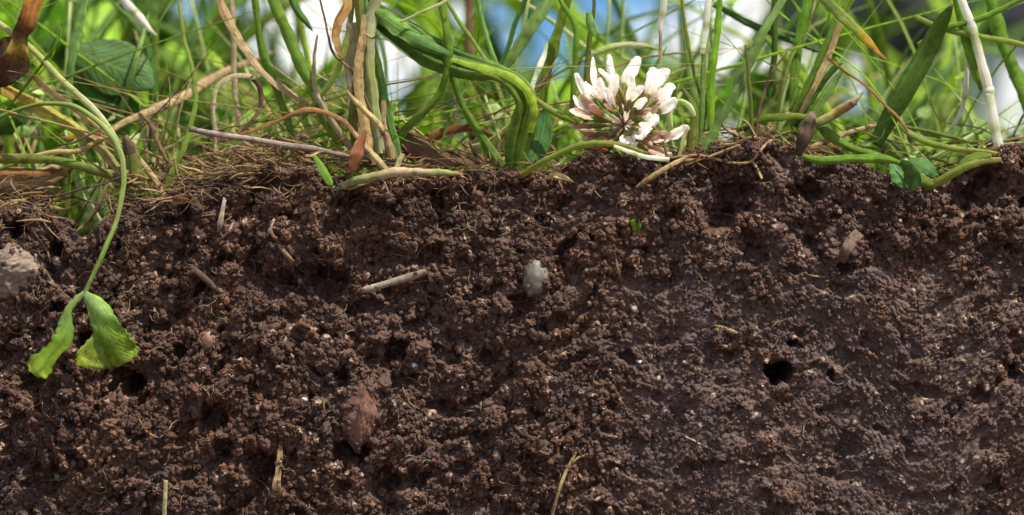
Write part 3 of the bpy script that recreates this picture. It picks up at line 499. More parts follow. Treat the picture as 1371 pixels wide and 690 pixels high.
many('arched_dry_leaf', 'grey dried blade bent into an arch left of the straw clump', 'dead blade', (290, 195, 5),
     [('blade', Bl, 'paper', [(286, 205, 5, 5), (287, 175, 5, 7), (284, 145, 5, 7), (289, 118, 5, 8), (308, 104, 5, 9), (330, 101, 5, 9), (342, 105, 5, 5)], dict(roll=.4)),
      ('blade', Bl, 'brown', [(336, 103, 5, 6), (346, 118, 6, 8), (348, 140, 7, 8), (340, 158, 7, 6), (322, 178, 7, 4)], dict(roll=-.4))])
one('dry_grass_leaf', 'long reddish tan dead blade falling from the top edge', 'dead blade', Bl, 'tan', [(288, -20, 12, 12), (303, 18, 11, 15), (322, 55, 10, 15), (347, 92, 9, 13), (385, 122, 8, 12), (420, 142, 7, 9), (448, 156, 7, 5)], roll=.5)
one('dry_grass_leaf', 'pinkish dry stem standing out of focus behind the fallen blade', 'dead blade', St, 'paper', [(330, 190, 24, 11), (318, 150, 25, 11), (313, 90, 25, 10), (312, 30, 25, 10), (308, -20, 26, 8)])
one('dry_grass_leaf', 'orange tan blade arching low over the twig', 'dead blade', Bl, 'orange', [(318, 180, 1, 4), (340, 174, 1, 7), (370, 162, 1, 7), (402, 149, 0, 8), (430, 149, 0, 8), (458, 160, -1, 9), (474, 178, -1, 9), (496, 205, -2, 10), (520, 230, -2, 9)], roll=.35)
one('grass_leaf', 'narrow green blade left of the two thick ones by the dried arch', 'grass blade', Bl, 'green', [(392, 190, 8, 8), (380, 150, 9, 11), (365, 108, 10, 13), (348, 55, 11, 12), (338, -20, 12, 10)], roll=.4)
one('grass_leaf', 'thick green blade slanting down toward the straw clump', 'grass blade', Bl, 'green', [(455, 195, 3, 12), (432, 152, 3, 14), (408, 98, 4, 16), (384, 45, 5, 16), (356, -20, 6, 15)])
one('grass_leaf', 'short dark green blade against the white sky near the top', 'grass blade', Bl, 'deep', [(382, -20, 14, 8), (395, 8, 13, 10), (410, 30, 12, 7), (419, 42, 12, 1)])
one('dry_grass_leaf', 'pale grey tan dead shoot with a broken dark tip', 'dead blade', Bl, 'paper', [(468, 200, 1, 10), (450, 172, 1, 10), (428, 138, 1, 9), (420, 110, 1, 8), (421, 78, 1, 7), (424, 46, 1, 4)], roll=.4)
one('grass_stalk', 'olive stem crossing behind the pale dead shoot', 'stem', St, 'yelgr', [(392, 170, 3, 7), (420, 140, 3, 7), (445, 106, 3, 8), (460, 70, 3, 9), (468, 35, 4, 9), (474, -15, 4, 7)])
one('tendril', 'thin brown wavy tendril left of the straw clump', 'tendril', St, 'brown', [(424, -18, 0, 4), (434, 22, 0, 4), (440, 50, 0, 4), (448, 74, 0, 5), (468, 92, 0, 5), (484, 118, 0, 4), (498, 150, 0, 4), (512, 182, 0, 3)])
many('straw_clump', 'thick clump of straw coloured stalks rising left of centre', 'straw clump', (492, 210, 2),
     [('stalk', Bl, 'paper', [(482, 212, 3, 18), (476, 150, 3, 20), (472, 90, 3, 20), (470, 30, 3, 16)], dict(roll=.2)),
      ('stalk', St, 'yelgr', [(520, 215, 3, 24), (505, 150, 3, 20), (492, 80, 3, 18), (484, 20, 3, 20), (480, -25, 3, 20)]),
      ('stalk', Bl, 'pale', [(508, 205, 0, 14), (497, 130, 0, 18), (491, 60, 0, 19), (500, 5, 0, 17), (506, -25, 0, 14)], dict(roll=.3)),
      ('stalk', Bl, 'straw', [(494, 208, -1, 14), (488, 160, -1, 15), (480, 100, -1, 14), (485, 60, -1, 11), (488, 20, 0, 6)], dict(roll=-.3)),
      ('stalk', Bl, 'dusty', [(528, 212, 1, 17), (517, 150, 1, 15), (504, 90, 1, 13), (493, 40, 1, 8), (488, -20, 1, 6)], dict(roll=.5)),
      ('stalk', Bl, 'olive', [(476, 210, 1, 10), (470, 160, 0, 13), (478, 100, 0, 11), (490, 60, 0, 7)], dict(roll=.5)),
      ('spike', Bl, 'straw', [(464, 121, -3, 2), (474, 134, -3, 7), (492, 152, -3, 9), (508, 168, -3, 8), (514, 176, -3, 3)], {}),
      ('splinter', Bl, 'straw', [(488, 45, -1, 3), (498, 50, -2, 4), (505, 46, -3, 2)], {})])
one('dry_leaf', 'orange brown papery leaf curled against the straw clump', 'dead leaf', Lf, 'orange', [(462, -15, 1, 14), (462, 8, 0, 18), (452, 28, -1, 16), (448, 48, -1, 16), (452, 66, -1, 12), (460, 78, 0, 3)], fold=.6, roll=.6, ripple=.2)
one('dry_stub', 'narrow reddish stub at the right foot of the straw clump', 'stub', Bl, 'tan', [(526, 214, 0, 14), (518, 185, 0, 11), (514, 160, 0, 8), (513, 134, 0, 7)])
one('dry_leaf', 'small rust brown leaf hanging over the twig', 'dead leaf', Lf, 'rust', [(488, 178, -4, 6), (483, 192, -5, 16), (478, 208, -6, 20), (472, 224, -6, 14), (466, 232, -6, 4)], roll=.5)
one('dry_strip', 'tan flat strip leaning down beside the small rust leaf', 'dead blade', Bl, 'tan', [(474, 176, -3, 7), (490, 196, -4, 10), (508, 216, -4, 11), (526, 238, -4, 9)])
one('dry_strip', 'short pinkish strip propped on the mottled runner', 'dead blade', Bl, 'paper', [(530, 236, -3, 12), (533, 222, -3, 10), (539, 206, -3, 9)])
one('dry_leaf', 'dark red brown leaf lying behind the mottled runner', 'dead leaf', Lf, 'redbrown', [(516, 170, 8, 12), (540, 182, 7, 28), (566, 198, 6, 34), (592, 212, 6, 22), (612, 222, 6, 4)], roll=.5, ripple=.2)
one('dry_leaf', 'curved rusty leaf behind the curved green blade foot', 'dead leaf', Lf, 'rust', [(556, 206, 12, 10), (572, 188, 13, 16), (600, 176, 14, 12), (632, 172, 15, 11), (660, 182, 16, 4)], roll=-.4, ripple=.1)
one('dry_leaf', 'brown curled leaf scrap on the soil edge below the big folded blade', 'dead leaf', Lf, 'brown', [(600, 210, 8, 6), (622, 216, 7, 14), (648, 216, 7, 12), (668, 224, 7, 4)], roll=.4, ripple=.2)
one('runner', 'mottled green and pink runner half sunk along the soil edge', 'runner', St, 'stolon', [(446, 252, -2, 8), (466, 246, -3.5, 12), (492, 240, -4.5, 14), (520, 233, -5, 15), (550, 230, -5, 14), (580, 232, -4.5, 12), (606, 233, -3, 8), (618, 236, -1, 4)], wob=.0004)
one('grass_leaf', 'short bright green blade stuck on the soil below the twig', 'grass blade', Bl, 'green', [(422, 208, -4, 5), (428, 218, -4.5, 9), (435, 231, -5, 11), (441, 243, -5, 11), (444, 249, -5, 7)], roll=.6)
# centre
one('grass_leaf', 'smooth green blade curving down left of the big folded blade', 'grass blade', Bl, 'green', [(526, 205, 3, 14), (542, 174, 2, 11), (568, 150, 1, 10), (590, 122, 0, 10), (600, 85, -1, 11), (599, 45, -1, 11), (592, 5, 0, 10), (588, -25, 0, 9)])
many('broad_grass_leaf', 'big folded dark green blade arching over near the centre', 'grass blade', (690, 228, 0),
     [('blade', Lf, 'foldblade', [(688, 232, 1, 22), (693, 205, 0, 34), (700, 172, -1, 36), (706, 142, -2, 30), (697, 116, -2.5, 24), (664, 97, -2, 28), (618, 86, -1, 38), (578, 70, 0, 42), (540, 46, 1, 40), (505, 20, 2, 30), (480, -5, 3, 12)], dict(fold=-.3, roll=-.25, twist=.3, n=140, ripple=.2, seed=3, rib=.05, ring=36, jag=.06)),
      ('folded_edge', Bl, 'bright', [(712, 178, -3, 9), (716, 145, -4, 12), (704, 118, -5, 14), (680, 100, -5, 13), (645, 90, -5, 11), (604, 78, -4, 7)], dict(roll=-.5)),
      ('inner_edge', Bl, 'green', [(690, 170, -4, 6), (694, 140, -5, 9), (676, 112, -5, 9), (648, 101, -5, 8), (622, 100, -4, 5)], dict(roll=.2)),
      ('torn_flap', Lf, 'foldblade', [(496, 8, 1, 10), (518, 24, -1, 24), (545, 42, -2.5, 26), (576, 60, -3, 20), (604, 74, -3, 6)], dict(fold=-.5, roll=.35, ripple=.3))])
one('grass_leaf', 'green blade curving under the arch to the soil right of the rusty leaf', 'grass blade', Bl, 'green', [(674, 232, 4, 16), (660, 210, 4, 15), (640, 180, 5, 13), (618, 138, 6, 11), (604, 100, 7, 9), (598, 80, 7, 6)], roll=.4)
one('grass_stalk', 'thin diagonal stem reaching down to the top of the folded blade', 'stem', St, 'yelgr', [(590, -15, 8, 5), (612, 25, 7, 6), (636, 60, 6, 6), (656, 85, 5, 5)])
one('grass_stalk', 'thin upright light green stem meeting the folded blade from above', 'stem', St, 'dusty', [(634, -20, 10, 7), (644, 20, 10, 7), (654, 55, 9, 7), (667, 90, 8, 6)])
one('grass_stalk', 'short pale green stem pointing up right across the curved blade top', 'stem', St, 'pale', [(536, 30, -3, 4), (560, 19, -3, 5), (585, 8, -3, 5), (612, -6, -2, 4)])
one('grass_leaf', 'wide soft green blade slanting behind the folded blade', 'grass blade', Bl, 'dusty', [(668, 100, 20, 14), (692, 62, 20, 18), (716, 28, 20, 18), (748, -25, 21, 14)], roll=.3)
one('grass_leaf', 'dark narrow blade slanting just left of the wide soft one', 'grass blade', Bl, 'deep', [(668, 90, 16, 5), (684, 50, 16, 7), (696, 15, 16, 7), (710, -20, 16, 5)])
one('grass_leaf', 'tall soft green blade rising right of the folded blade', 'grass blade', Bl, 'green', [(722, 195, 16, 12), (728, 130, 16, 14), (740, 70, 16, 15), (754, 20, 16, 13), (772, -30, 16, 10)], roll=-.3)
one('grass_leaf', 'white sunlit blade edge touching the bend of the folded blade', 'grass blade', Bl, 'white', [(708, 135, 8, 5), (716, 105, 9, 7), (726, 80, 10, 8), (733, 55, 11, 4)])
one('grass_stalk', 'upright green stem left of the stem with the pale tip', 'stem', St, 'green', [(766, 150, 12, 8), (769, 95, 12, 9), (771, 40, 12, 9), (752, 5, 12, 7), (735, -20, 12, 6)])
many('grass_stalk', 'upright olive stem with a pale sheath tip above the clover flower', 'stem', (786, 160, 8), [('stem', St, 'olive', [(784, 165, 8, 8), (786, 110, 8, 9), (788, 60, 7, 8), (794, 20, 6, 6), (796, -20, 6, 5)]), ('sheath', Bl, 'dusty', [(796, 48, 4, 8), (791, 32, 4, 11), (788, 17, 4, 9)], {})])
one('grass_leaf', 'level pale green blade above the left part of the clover flower', 'grass blade', Bl, 'pale', [(782, 80, 14, 5), (800, 69, 14, 8), (828, 62, 14, 9), (858, 62, 14, 8), (882, 66, 15, 3)])
many('grass_stalk', 'white topped thin grey stem above the right part of the flower', 'stem', (886, 150, 6), [('stem', St, 'paper', [(884, 155, 6, 4), (884, 95, 6, 5), (884, 40, 6, 5)]), ('blade', Bl, 'white', [(884, 44, 6, 6), (887, 15, 6, 9), (892, -22, 6, 8)], {})])
one('grass_stalk', 'thin pale green stem leaning between the two white topped ones', 'stem', St, 'yelgr', [(938, 130, 6, 4), (930, 100, 6, 5), (924, 70, 6, 6), (917, 30, 6, 5), (912, -20, 6, 5)])
many('grass_stalk', 'white topped stem with a bright knot right of the clover flower', 'stem', (938, 190, 5), [('stem', St, 'dusty', [(936, 200, 5, 7), (940, 150, 5, 8), (941, 100, 5, 8), (942, 66, 5, 7)]), ('blade', Bl, 'white', [(942, 62, 5, 6), (946, 30, 5, 9), (952, -22, 5, 8)], {}), ('node', St, 'white', [(940, 72, 4, 7), (941, 64, 4, 9), (942, 56, 4, 6)], {})])
one('grass_leaf', 'bright upright blade just right of the knotted white stem', 'grass blade', Bl, 'bright', [(950, 175, 4, 9), (952, 110, 4, 10), (958, 60, 4, 9), (962, 15, 4, 9), (963, -25, 4, 7)], roll=.4)
one('grass_leaf', 'long light green blade slanting up right from the soil edge', 'grass blade', Bl, 'dusty', [(940, 205, 1, 13), (956, 175, 1, 13), (978, 135, 1, 13), (1000, 88, 1, 13), (1026, 36, 1, 12), (1062, -25, 2, 9)], roll=.35)
one('dry_stub', 'thin upright stub with a dry brown tip on the soil crest', 'stub', St, 'olive', [(1007, 195, 0, 6), (1006, 150, 0, 6), (1002, 100, 0, 6), (998, 60, 0, 4)])
one('dry_stalk', 'thin reddish brown stem leaning right of the upright stub', 'stem', St, 'brown', [(1012, 190, 3, 5), (1018, 140, 4, 5), (1032, 102, 5, 5), (1054, 70, 6, 3)])
one('grass_leaf', 'dark green stem sloping down across the white sky', 'grass blade', Bl, 'deep', [(955, 5, 22, 8), (1000, 30, 22, 9), (1045, 48, 22, 8), (1090, 66, 22, 7), (1128, 76, 22, 5)])
one('grass_leaf', 'soft upright blade crossing the white sky right of the slanting blade', 'grass blade', Bl, 'green', [(1062, 150, 16, 12), (1066, 90, 16, 13), (1076, 30, 16, 14), (1088, -30, 16, 11)], roll=-.3)
one('grass_leaf', 'second soft upright blade against the white sky left of the slanting leaf', 'grass blade', Bl, 'deep', [(1030, 130, 18, 8), (1036, 70, 18, 9), (1036, 20, 18, 9), (1040, -30, 18, 8)], roll=.3)
many('slanting_shoot', 'thick green shoot slanting up with a straw coloured inner sheath', 'grass shoot', (1052, 185, 5), [('blade', Bl, 'green', [(1046, 190, 5, 12), (1070, 140, 5, 13), (1092, 95, 4, 14), (1116, 42, 4, 14), (1152, -25, 4, 12)], dict(roll=.3)), ('sheath', Bl, 'straw', [(1068, 160, 4, 6), (1090, 118, 3, 8), (1112, 68, 3, 9), (1128, 25, 3, 6)], {}), ('blade', Bl, 'deep', [(1066, 172, 7, 8), (1094, 120, 7, 10), (1118, 92, 7, 9), (1128, 84, 7, 2)], {}), ('blade', Bl, 'dusty', [(1080, 172, 6, 8), (1100, 138, 6, 11), (1120, 106, 6, 9), (1130, 92, 6, 3)], {})])
one('grass_leaf', 'green blade with a yellow to rusty orange pointed tip', 'grass blade', Bl, 'greentip', [(1082, -25, -2, 16), (1110, 2, -2, 18), (1135, 28, -2, 17), (1156, 50, -2, 14), (1174, 68, -2, 8), (1188, 79, -2, 4)], fold=-.35, roll=.3)
many('cut_stalk', 'thick stub with a rusty end and grey spike on the crest', 'stub', (1090, 172, 0), [('stub', St, 'stubtip', [(1078, 176, 1, 13), (1095, 165, 0, 14), (1118, 152, 0, 14), (1138, 141, -1, 14), (1146, 136, -1, 11)]), ('spike', Bl, 'paper', [(1142, 139, -2, 9), (1150, 131, -2, 6), (1157, 124, -2, 2)], {})])
one('dry_stalk', 'thin brown stem sloping down from the slanting shoot to the pale stolon', 'stem', St, 'orange', [(1108, 78, 1, 4), (1130, 95, 1, 5), (1160, 115, 1, 4), (1190, 145, 1, 5), (1204, 160, 1, 5), (1216, 176, 1, 4)])
many('broad_grass_leaf', 'broad dark green blade with a brown tip leaning at the right', 'grass blade', (1185, 180, 6), [('blade', Lf, 'browntip', [(1172, 195, 8, 18), (1190, 160, 6, 24), (1212, 122, 4, 27), (1235, 82, 3, 27), (1252, 48, 2, 24), (1264, 26, 1, 17), (1272, 12, 0, 8), (1276, 6, 0, 2)], dict(fold=-.35, ripple=.06, n=60))])
one('grass_stalk', 'green stem sloping up to the upper right corner', 'stem', St, 'green', [(1228, 60, 4, 7), (1262, 38, 3, 9), (1300, 30, 3, 9), (1335, 15, 3, 8), (1390, -12, 3, 7)])
one('grass_stalk', 'yellow green stem sloping down to the right edge', 'stem', St, 'yelgr', [(1225, 22, 6, 8), (1268, 40, 4, 9), (1310, 49, 3, 9), (1345, 56, 3, 10), (1395, 66, 3, 9)])
many('white_stalk', 'thick white jointed stalk standing at the right', 'stalk', (1336, 200, 3), [('stalk', St, 'white', [(1340, 205, 3, 14), (1334, 185, 3, 15), (1329, 155, 3, 17), (1323, 125, 3, 16)]), ('stalk', St, 'white', [(1324, 122, 3, 15), (1316, 90, 3, 15), (1302, 40, 3, 14), (1288, 0, 3, 13), (1280, -25, 3, 11)]), ('sheath', Bl, 'green', [(1320, 120, 5, 14), (1304, 80, 5, 16), (1290, 30, 5, 15), (1276, -25, 5, 12)], {}), ('node', St, 'white', [(1324, 130, 3, 15), (1324, 122, 3, 19), (1322, 115, 3, 15)], {})])
one('grass_leaf', 'narrow white strip hanging left of the white stalk', 'grass blade', Bl, 'white', [(1296, 60, 8, 5), (1294, 105, 8, 8), (1292, 135, 8, 8), (1282, 160, 8, 6), (1266, 180, 8, 4)], roll=.3)
one('grass_leaf', 'soft wide green blade behind the stems at the right edge', 'grass blade', Bl, 'green', [(1392, 215, 22, 10), (1378, 150, 22, 14), (1360, 100, 22, 16), (1345, 60, 22, 18), (1330, 10, 22, 17), (1322, -30, 22, 13)])
one('dead_leaf', 'dark folded dead leaf standing on the crest', 'dead leaf', Lf, 'dark', [(1068, 208, -1, 6), (1075, 190, -2, 18), (1082, 172, -2, 22), (1086, 158, -2, 14), (1090, 150, -1, 4)], fold=.4, ripple=.25, roll=.3)
one('grass_leaf', 'level green blade reaching left from the dark dead leaf', 'grass blade', Bl, 'green', [(985, 172, 8, 4), (1018, 160, 5, 10), (1050, 155, 2, 12), (1080, 156, 0, 9)], roll=.5)
one('runner', 'tan runner rising to the right behind the green cross stems', 'runner', St, 'tan', [(1070, 205, 3, 9), (1100, 192, 5, 11), (1135, 178, 8, 10), (1165, 170, 10, 8), (1198, 172, 12, 6)])
one('runner', 'bright green runner lying level on the soil at the right', 'runner', Bl, 'green', [(1074, 208, -2, 8), (1105, 215, -3, 11), (1145, 213, -2, 11), (1185, 212, -1, 11), (1215, 222, 0, 7)])
one('grass_leaf', 'green blade crossing down right from the dark dead leaf', 'grass blade', Bl, 'green', [(1090, 158, 2, 8), (1110, 180, 1, 14), (1135, 196, 1, 13), (1165, 206, 1, 12), (1195, 214, 1, 6)])
one('runner', 'pale green stolon running to the foot of the white stalk', 'runner', St, 'yelgr', [(1204, 166, 3, 6), (1218, 180, 2, 8), (1240, 190, 1, 9), (1270, 198, 0, 9), (1305, 202, 0, 8), (1335, 206, 0, 6)])
one('runner', 'thin brown green stolon just above the pale one', 'runner', St, 'olive', [(1212, 170, 6, 5), (1245, 176, 5, 6), (1275, 184, 4, 6), (1300, 192, 3, 4)])
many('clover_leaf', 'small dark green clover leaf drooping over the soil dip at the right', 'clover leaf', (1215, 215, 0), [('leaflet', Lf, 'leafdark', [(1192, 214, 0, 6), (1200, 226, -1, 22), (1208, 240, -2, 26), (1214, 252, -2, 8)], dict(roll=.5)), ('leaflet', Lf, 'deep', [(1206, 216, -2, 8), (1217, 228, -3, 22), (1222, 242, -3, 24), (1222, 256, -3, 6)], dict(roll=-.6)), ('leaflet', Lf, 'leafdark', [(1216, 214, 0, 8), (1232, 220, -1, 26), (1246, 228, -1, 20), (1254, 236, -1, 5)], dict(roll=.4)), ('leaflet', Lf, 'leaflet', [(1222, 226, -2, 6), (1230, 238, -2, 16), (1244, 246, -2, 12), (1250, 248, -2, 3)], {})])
one('runner', 'thick yellow green runner climbing the soil right of the clover leaf', 'runner', St, 'yelgr', [(1236, 256, 1, 8), (1258, 243, 0, 13), (1284, 228, -1, 13), (1310, 218, -1, 12), (1340, 214, 0, 8)])
one('small_leaf', 'small oval green leaf below the pale stolon', 'leaf', Lf, 'green', [(1284, 220, -1, 4), (1298, 212, -1, 12), (1314, 208, -1, 12), (1328, 208, -1, 4)], roll=.5)
# around the flower
one('runner', 'yellow green runner arching over the soil under the clover flower', 'runner', St, 'yelgr', [(698, 236, 0, 8), (722, 220, -3, 9), (748, 206, -4, 9), (775, 195, -5, 9), (802, 191, -6, 9), (832, 195, -5, 9), (862, 204, -3, 7)])
one('runner', 'white sunlit stem lying below the right half of the clover flower', 'runner', St, 'white', [(822, 196, -6, 5), (845, 204, -7, 6), (868, 211, -7, 7), (896, 214, -6, 7)])
one('grass_stalk', 'short thick yellow green stem left of the clover flower', 'stem', St, 'yelgr', [(715, 132, 5, 8), (735, 146, 4, 10), (758, 158, 3, 10), (775, 165, 3, 8)])
one('grass_stalk', 'pale upright stem behind the lower right florets', 'stem', St, 'pale', [(904, 210, 2, 8), (899, 180, 2, 8), (897, 150, 2, 8), (900, 138, 2, 6)])
many('curled_stalk', 'stem curling over to the right of the clover flower', 'stem', (922, 205, 2), [('stem', St, 'pale', [(898, 142, 1, 8), (912, 136, 0, 9), (924, 144, 0, 9), (930, 156, 0, 7)]), ('stem', St, 'olive', [(926, 205, 3, 20), (928, 178, 3, 17), (930, 150, 3, 12), (922, 130, 4, 8), (912, 118, 4, 5)])])
one('grass_stalk', 'small pale stem leaning beside the pale upright one', 'stem', St, 'pale', [(908, 212, 0, 6), (914, 192, 0, 6), (920, 172, 0, 5)])
one('dry_strip', 'tan split strip lying on the soil below the flower', 'dead blade', Bl, 'tan', [(850, 250, -3, 3), (866, 241, -4, 9), (884, 230, -4, 9), (902, 219, -3, 7), (922, 210, -1, 4)])
one('dry_stalk', 'short brown stem propping the lower right florets', 'stem', St, 'brown', [(894, 214, -2, 4), (888, 190, -2, 4), (884, 172, -1, 3)])
one('small_leaf', 'yellow brown dead leaf scrap on the soil left of the flower', 'dead leaf', Lf, 'straw', [(728, 240, -2, 4), (742, 234, -3, 12), (756, 238, -3, 10), (768, 244, -3, 3)], roll=.6)
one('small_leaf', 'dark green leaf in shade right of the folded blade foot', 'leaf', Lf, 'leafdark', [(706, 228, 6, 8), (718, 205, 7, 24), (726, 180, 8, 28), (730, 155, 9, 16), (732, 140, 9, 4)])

# ------------------------------------------------------------------ clover flower
fc = P(836, 168, 3)
fl = tag(empty('clover_flower', fc), 'white clover flower head with pinkish fading lower florets', 'clover flower')
def floret(tip, w, mat, base=None, dep=0.0, calw=9, bend=0.0, two=True, tipw=.12):
    """a floret from the flower centre out to its tip (photo px); dep = how far its tip stands forward (-) or back (+), mm"""
    _seed[0] += 1; sd = _seed[0]
    b0 = np.array(base if base else (836, 168), float); tp = np.array(tip, float); d = tp - b0; ln = np.hypot(*d); pn = np.array([-d[1], d[0]]) / max(ln, 1)
    def q(t, off=0): v = b0 + d * t + pn * (bend * ln * math.sin(math.pi * t) + off); return (v[0], v[1], 2 + dep * t)
    ped = strip(St, [(*q(0), 2.6), (*q(.22), 2.8), (*q(.42), 3.5)], wob=0, ring=6, n=6)
    o = link('floret', MB().add(off3(ped)).add(off3(strip(Lf, [(*q(.4), calw * .6), (*q(.55), w * .62), (*q(.72), w), (*q(.88), w * .86), (*q(.97), w * (.34 + tipw)), (*q(1.0), w * tipw)], thin=0.00006, fold=random.choice((-.6, -.45, -.3, .15, .3)), ripple=.26, jag=.08, ring=14, n=30, roll=random.uniform(-.7, .7), seed=sd))).mesh('floret', G[mat]), fl)
    c = strip(St, [(*q(.3), calw * .35), (*q(.4), calw * .8), (*q(.52), calw), (*q(.6), calw * .7)], wob=0, ring=8, n=9)
    link('calyx', MB().add(off3(c)).mesh('calyx', G['calyx']), o)
    if two:
        k = MB()
        for s_ in (-1, 1):
            x = q(.55, s_ * w * .22); y = q(.72, s_ * w * .34); z = q(.86, s_ * w * .22)
            k.add(off3(strip(Lf, [(x[0], x[1], x[2] - .5, w * .2), (y[0], y[1], y[2] - .9, w * .4), (z[0], z[1], z[2] - .7, w * .12)], thin=0.00009, fold=.3, ripple=.3, ring=10, n=10, roll=s_ * .6)))
        link('wing_petals', k.mesh('wing_petals', G[mat]), o)
def off3(r): return (r[0] - fc, r[1], r[2], r[3])
for a in [((770, 98), 15, 'petal', -2), ((783, 110), 15, 'petal', -4), ((794, 76), 13, 'petal', 0), ((801, 92), 12, 'petal', -3), ((815, 73), 13, 'petal', 3), ((810, 118), 15, 'petal', -7), ((803, 104), 15, 'petal', -5),
          ((826, 100), 17, 'petal', -6), ((841, 95), 15, 'petal', -4), ((856, 76), 22, 'petal', 1), ((874, 90), 22, 'petal', -1), ((848, 112), 16, 'petal', -8), ((862, 116), 16, 'petal', -7), ((866, 132), 15, 'petal', -8), ((776, 174), 12, 'petalbrown', -4), ((795, 178), 11, 'petalbrown', -5), ((812, 190), 11, 'petalbrown', -3), ((862, 150), 10, 'petalbrown', -7), ((808, 140), 10, 'petalbrown', -9), ((826, 128), 9, 'petalbrown', -10), ((882, 142), 10, 'petalbrown', -4), ((768, 128), 16, 'petal', 2),
          ((897, 94), 26, 'petal', 2), ((903, 114), 24, 'petal', -1), ((906, 132), 20, 'petal', -3), ((890, 122), 20, 'petal', 4),
          ((762, 148), 17, 'petalpink', -3), ((778, 126), 16, 'petalpink', -6), ((790, 140), 15, 'petalpink', -8), ((760, 168), 13, 'petalpink', 3), ((783, 186), 15, 'petalpink', 0), ((800, 196), 14, 'petalpink', 2), ((872, 146), 13, 'petalpink', -6),
          ((843, 192), 34, 'petal', -5), ((866, 180), 30, 'petal', -8), ((882, 160), 26, 'petal', -5), ((899, 184), 22, 'petalpink', -5), ((922, 169), 19, 'petal', -3), ((900, 207), 24, 'petalpink', -2), ((872, 200), 16, 'petalpink', 1)]:
    base = None
    if a[0][0] > 886 and a[0][1] < 135: base = (848, 160)
    if a[0] == (842, 190): base = (850, 146)
    if a[0] == (862, 176): base = (846, 150)
    if a[0] == (922, 169): base = (860, 176)
    floret(a[0], a[1] * .82, a[2], base, a[3] * .8, calw=random.uniform(7, 10), bend=random.uniform(-.18, .18), two=a[1] > 17, tipw=random.uniform(.05, .3))
link('peduncle', MB().add(off3(strip(St, [(836, 168, 3, 12), (826, 182, 4, 9), (815, 200, 5, 8), (800, 214, 6, 8)]))).mesh('peduncle', G['olive']), fl)

# ------------------------------------------------------------------ things set in the soil
import bmesh
def ico_np(sub):
    bm = bmesh.new(); bmesh.ops.create_icosphere(bm, subdivisions=sub, radius=1)
    v = np.array([x.co[:] for x in bm.verts]); f = np.array([[q.index for q in t.verts] for t in bm.faces]); bm.free(); return v, f
ICO5, ICO4, ICO3 = ico_np(6), ico_np(4), ico_np(3)
def pebble(name, label, cat, px, py, wpx, hpx, mat, rot=0.0, proud=0.35, amp=0.16, angular=0.0, group=None, deep=0.6, grit=0.0):
    _seed[0] += 1; s = _seed[0]; v, f = ICO5 if wpx > 36 else ICO4 if wpx > 14 else ICO3; v = v.copy()
    n = noise2(v[:, 0] * 1.3 + s, v[:, 1] * 1.3 + v[:, 2] * .9, s) + .5 * noise2(v[:, 0] * 3 + s, v[:, 2] * 3 + v[:, 1] * 2, s + 1) + .2 * noise2(v[:, 0] * 8 + s, v[:, 2] * 8 + v[:, 1] * 6, s + 2)
    n = n + grit * (domes(v[:, 0] * 3, v[:, 2] * 4, s, .4, .85, .7) * .5 + noise2(v[:, 0] * 24 + s, v[:, 2] * 24 + v[:, 1] * 9, s + 5) * .3 + noise2(v[:, 0] * 9 + s, v[:, 2] * 11 + v[:, 1] * 4, s + 6) * .4)
    v = v * (1 + amp * n)[:, None]
    if angular:
        r_ = np.random.default_rng(s)
        for _ in range(9):
            d = r_.standard_normal(3); d /= np.linalg.norm(d); q = v @ d; lim = r_.uniform(.6, .85); v = v - np.outer(np.maximum(q - lim, 0) * .9, d)
    a = wpx * S / 2; c = hpx * S / 2; v = v * np.array([a, min(a, c) * 1.0 * deep / .6, c])
    cr_, sr = math.cos(rot), math.sin(rot); v = np.stack([v[:, 0] * cr_ - v[:, 2] * sr, v[:, 1], v[:, 0] * sr + v[:, 2] * cr_], 1)
    y = face_y(px, py); o = link(name, mesh_np(name, v, f, ST[mat])); p = P(px, py); b = min(a, c)
    o.location = (p[0] * (D + y) / D, y + b * (1 - 2 * proud), p[2] * (D + y) / D); return tag(o, label, cat, group)
def lay(name, label, cat, kind, mat, pts, lift=0.6, **k):
    """a twig, straw or root lying on the cut face; pts (px, py, width px)"""
    q = []
    for a, b, w_ in pts: q.append((a, b, face_y(a, b) * 1000))
    ys = np.array([t[2] for t in q]); 
    if len(ys) > 2 and k.pop('straight', False): 
        t = np.linspace(0, 1, len(ys)); ys = np.polyval(np.polyfit(t, ys, 1), t); ys -= 0.2
    out_ = [(a, b, y - w_ * .14 * lift, w_) for (a, b, w_), y in zip(pts, ys)]
    k.pop('straight', None)
    return one(name, label, cat, kind, mat, out_, **k)
pebble('stone', 'big earth covered tan stone at the left edge', 'stone', 12, 366, 104, 84, 'big', .5, .14, .16, grit=.4)
pebble('stone', 'smooth grey oval stone near the middle of the soil', 'stone', 718, 371, 34, 52, 'grey', -.15, .5, .14, grit=.2)
pebble('clod', 'long rusty brown clod standing in the lower left soil', 'clod', 483, 552, 50, 100, 'clod', -.2, .2, .16, grit=.25)
pebble('pebble', 'brown rounded seed husk right of the hanging clover leaf', 'seed husk', 278, 456, 27, 33, 'seed', .2, .4, .05)
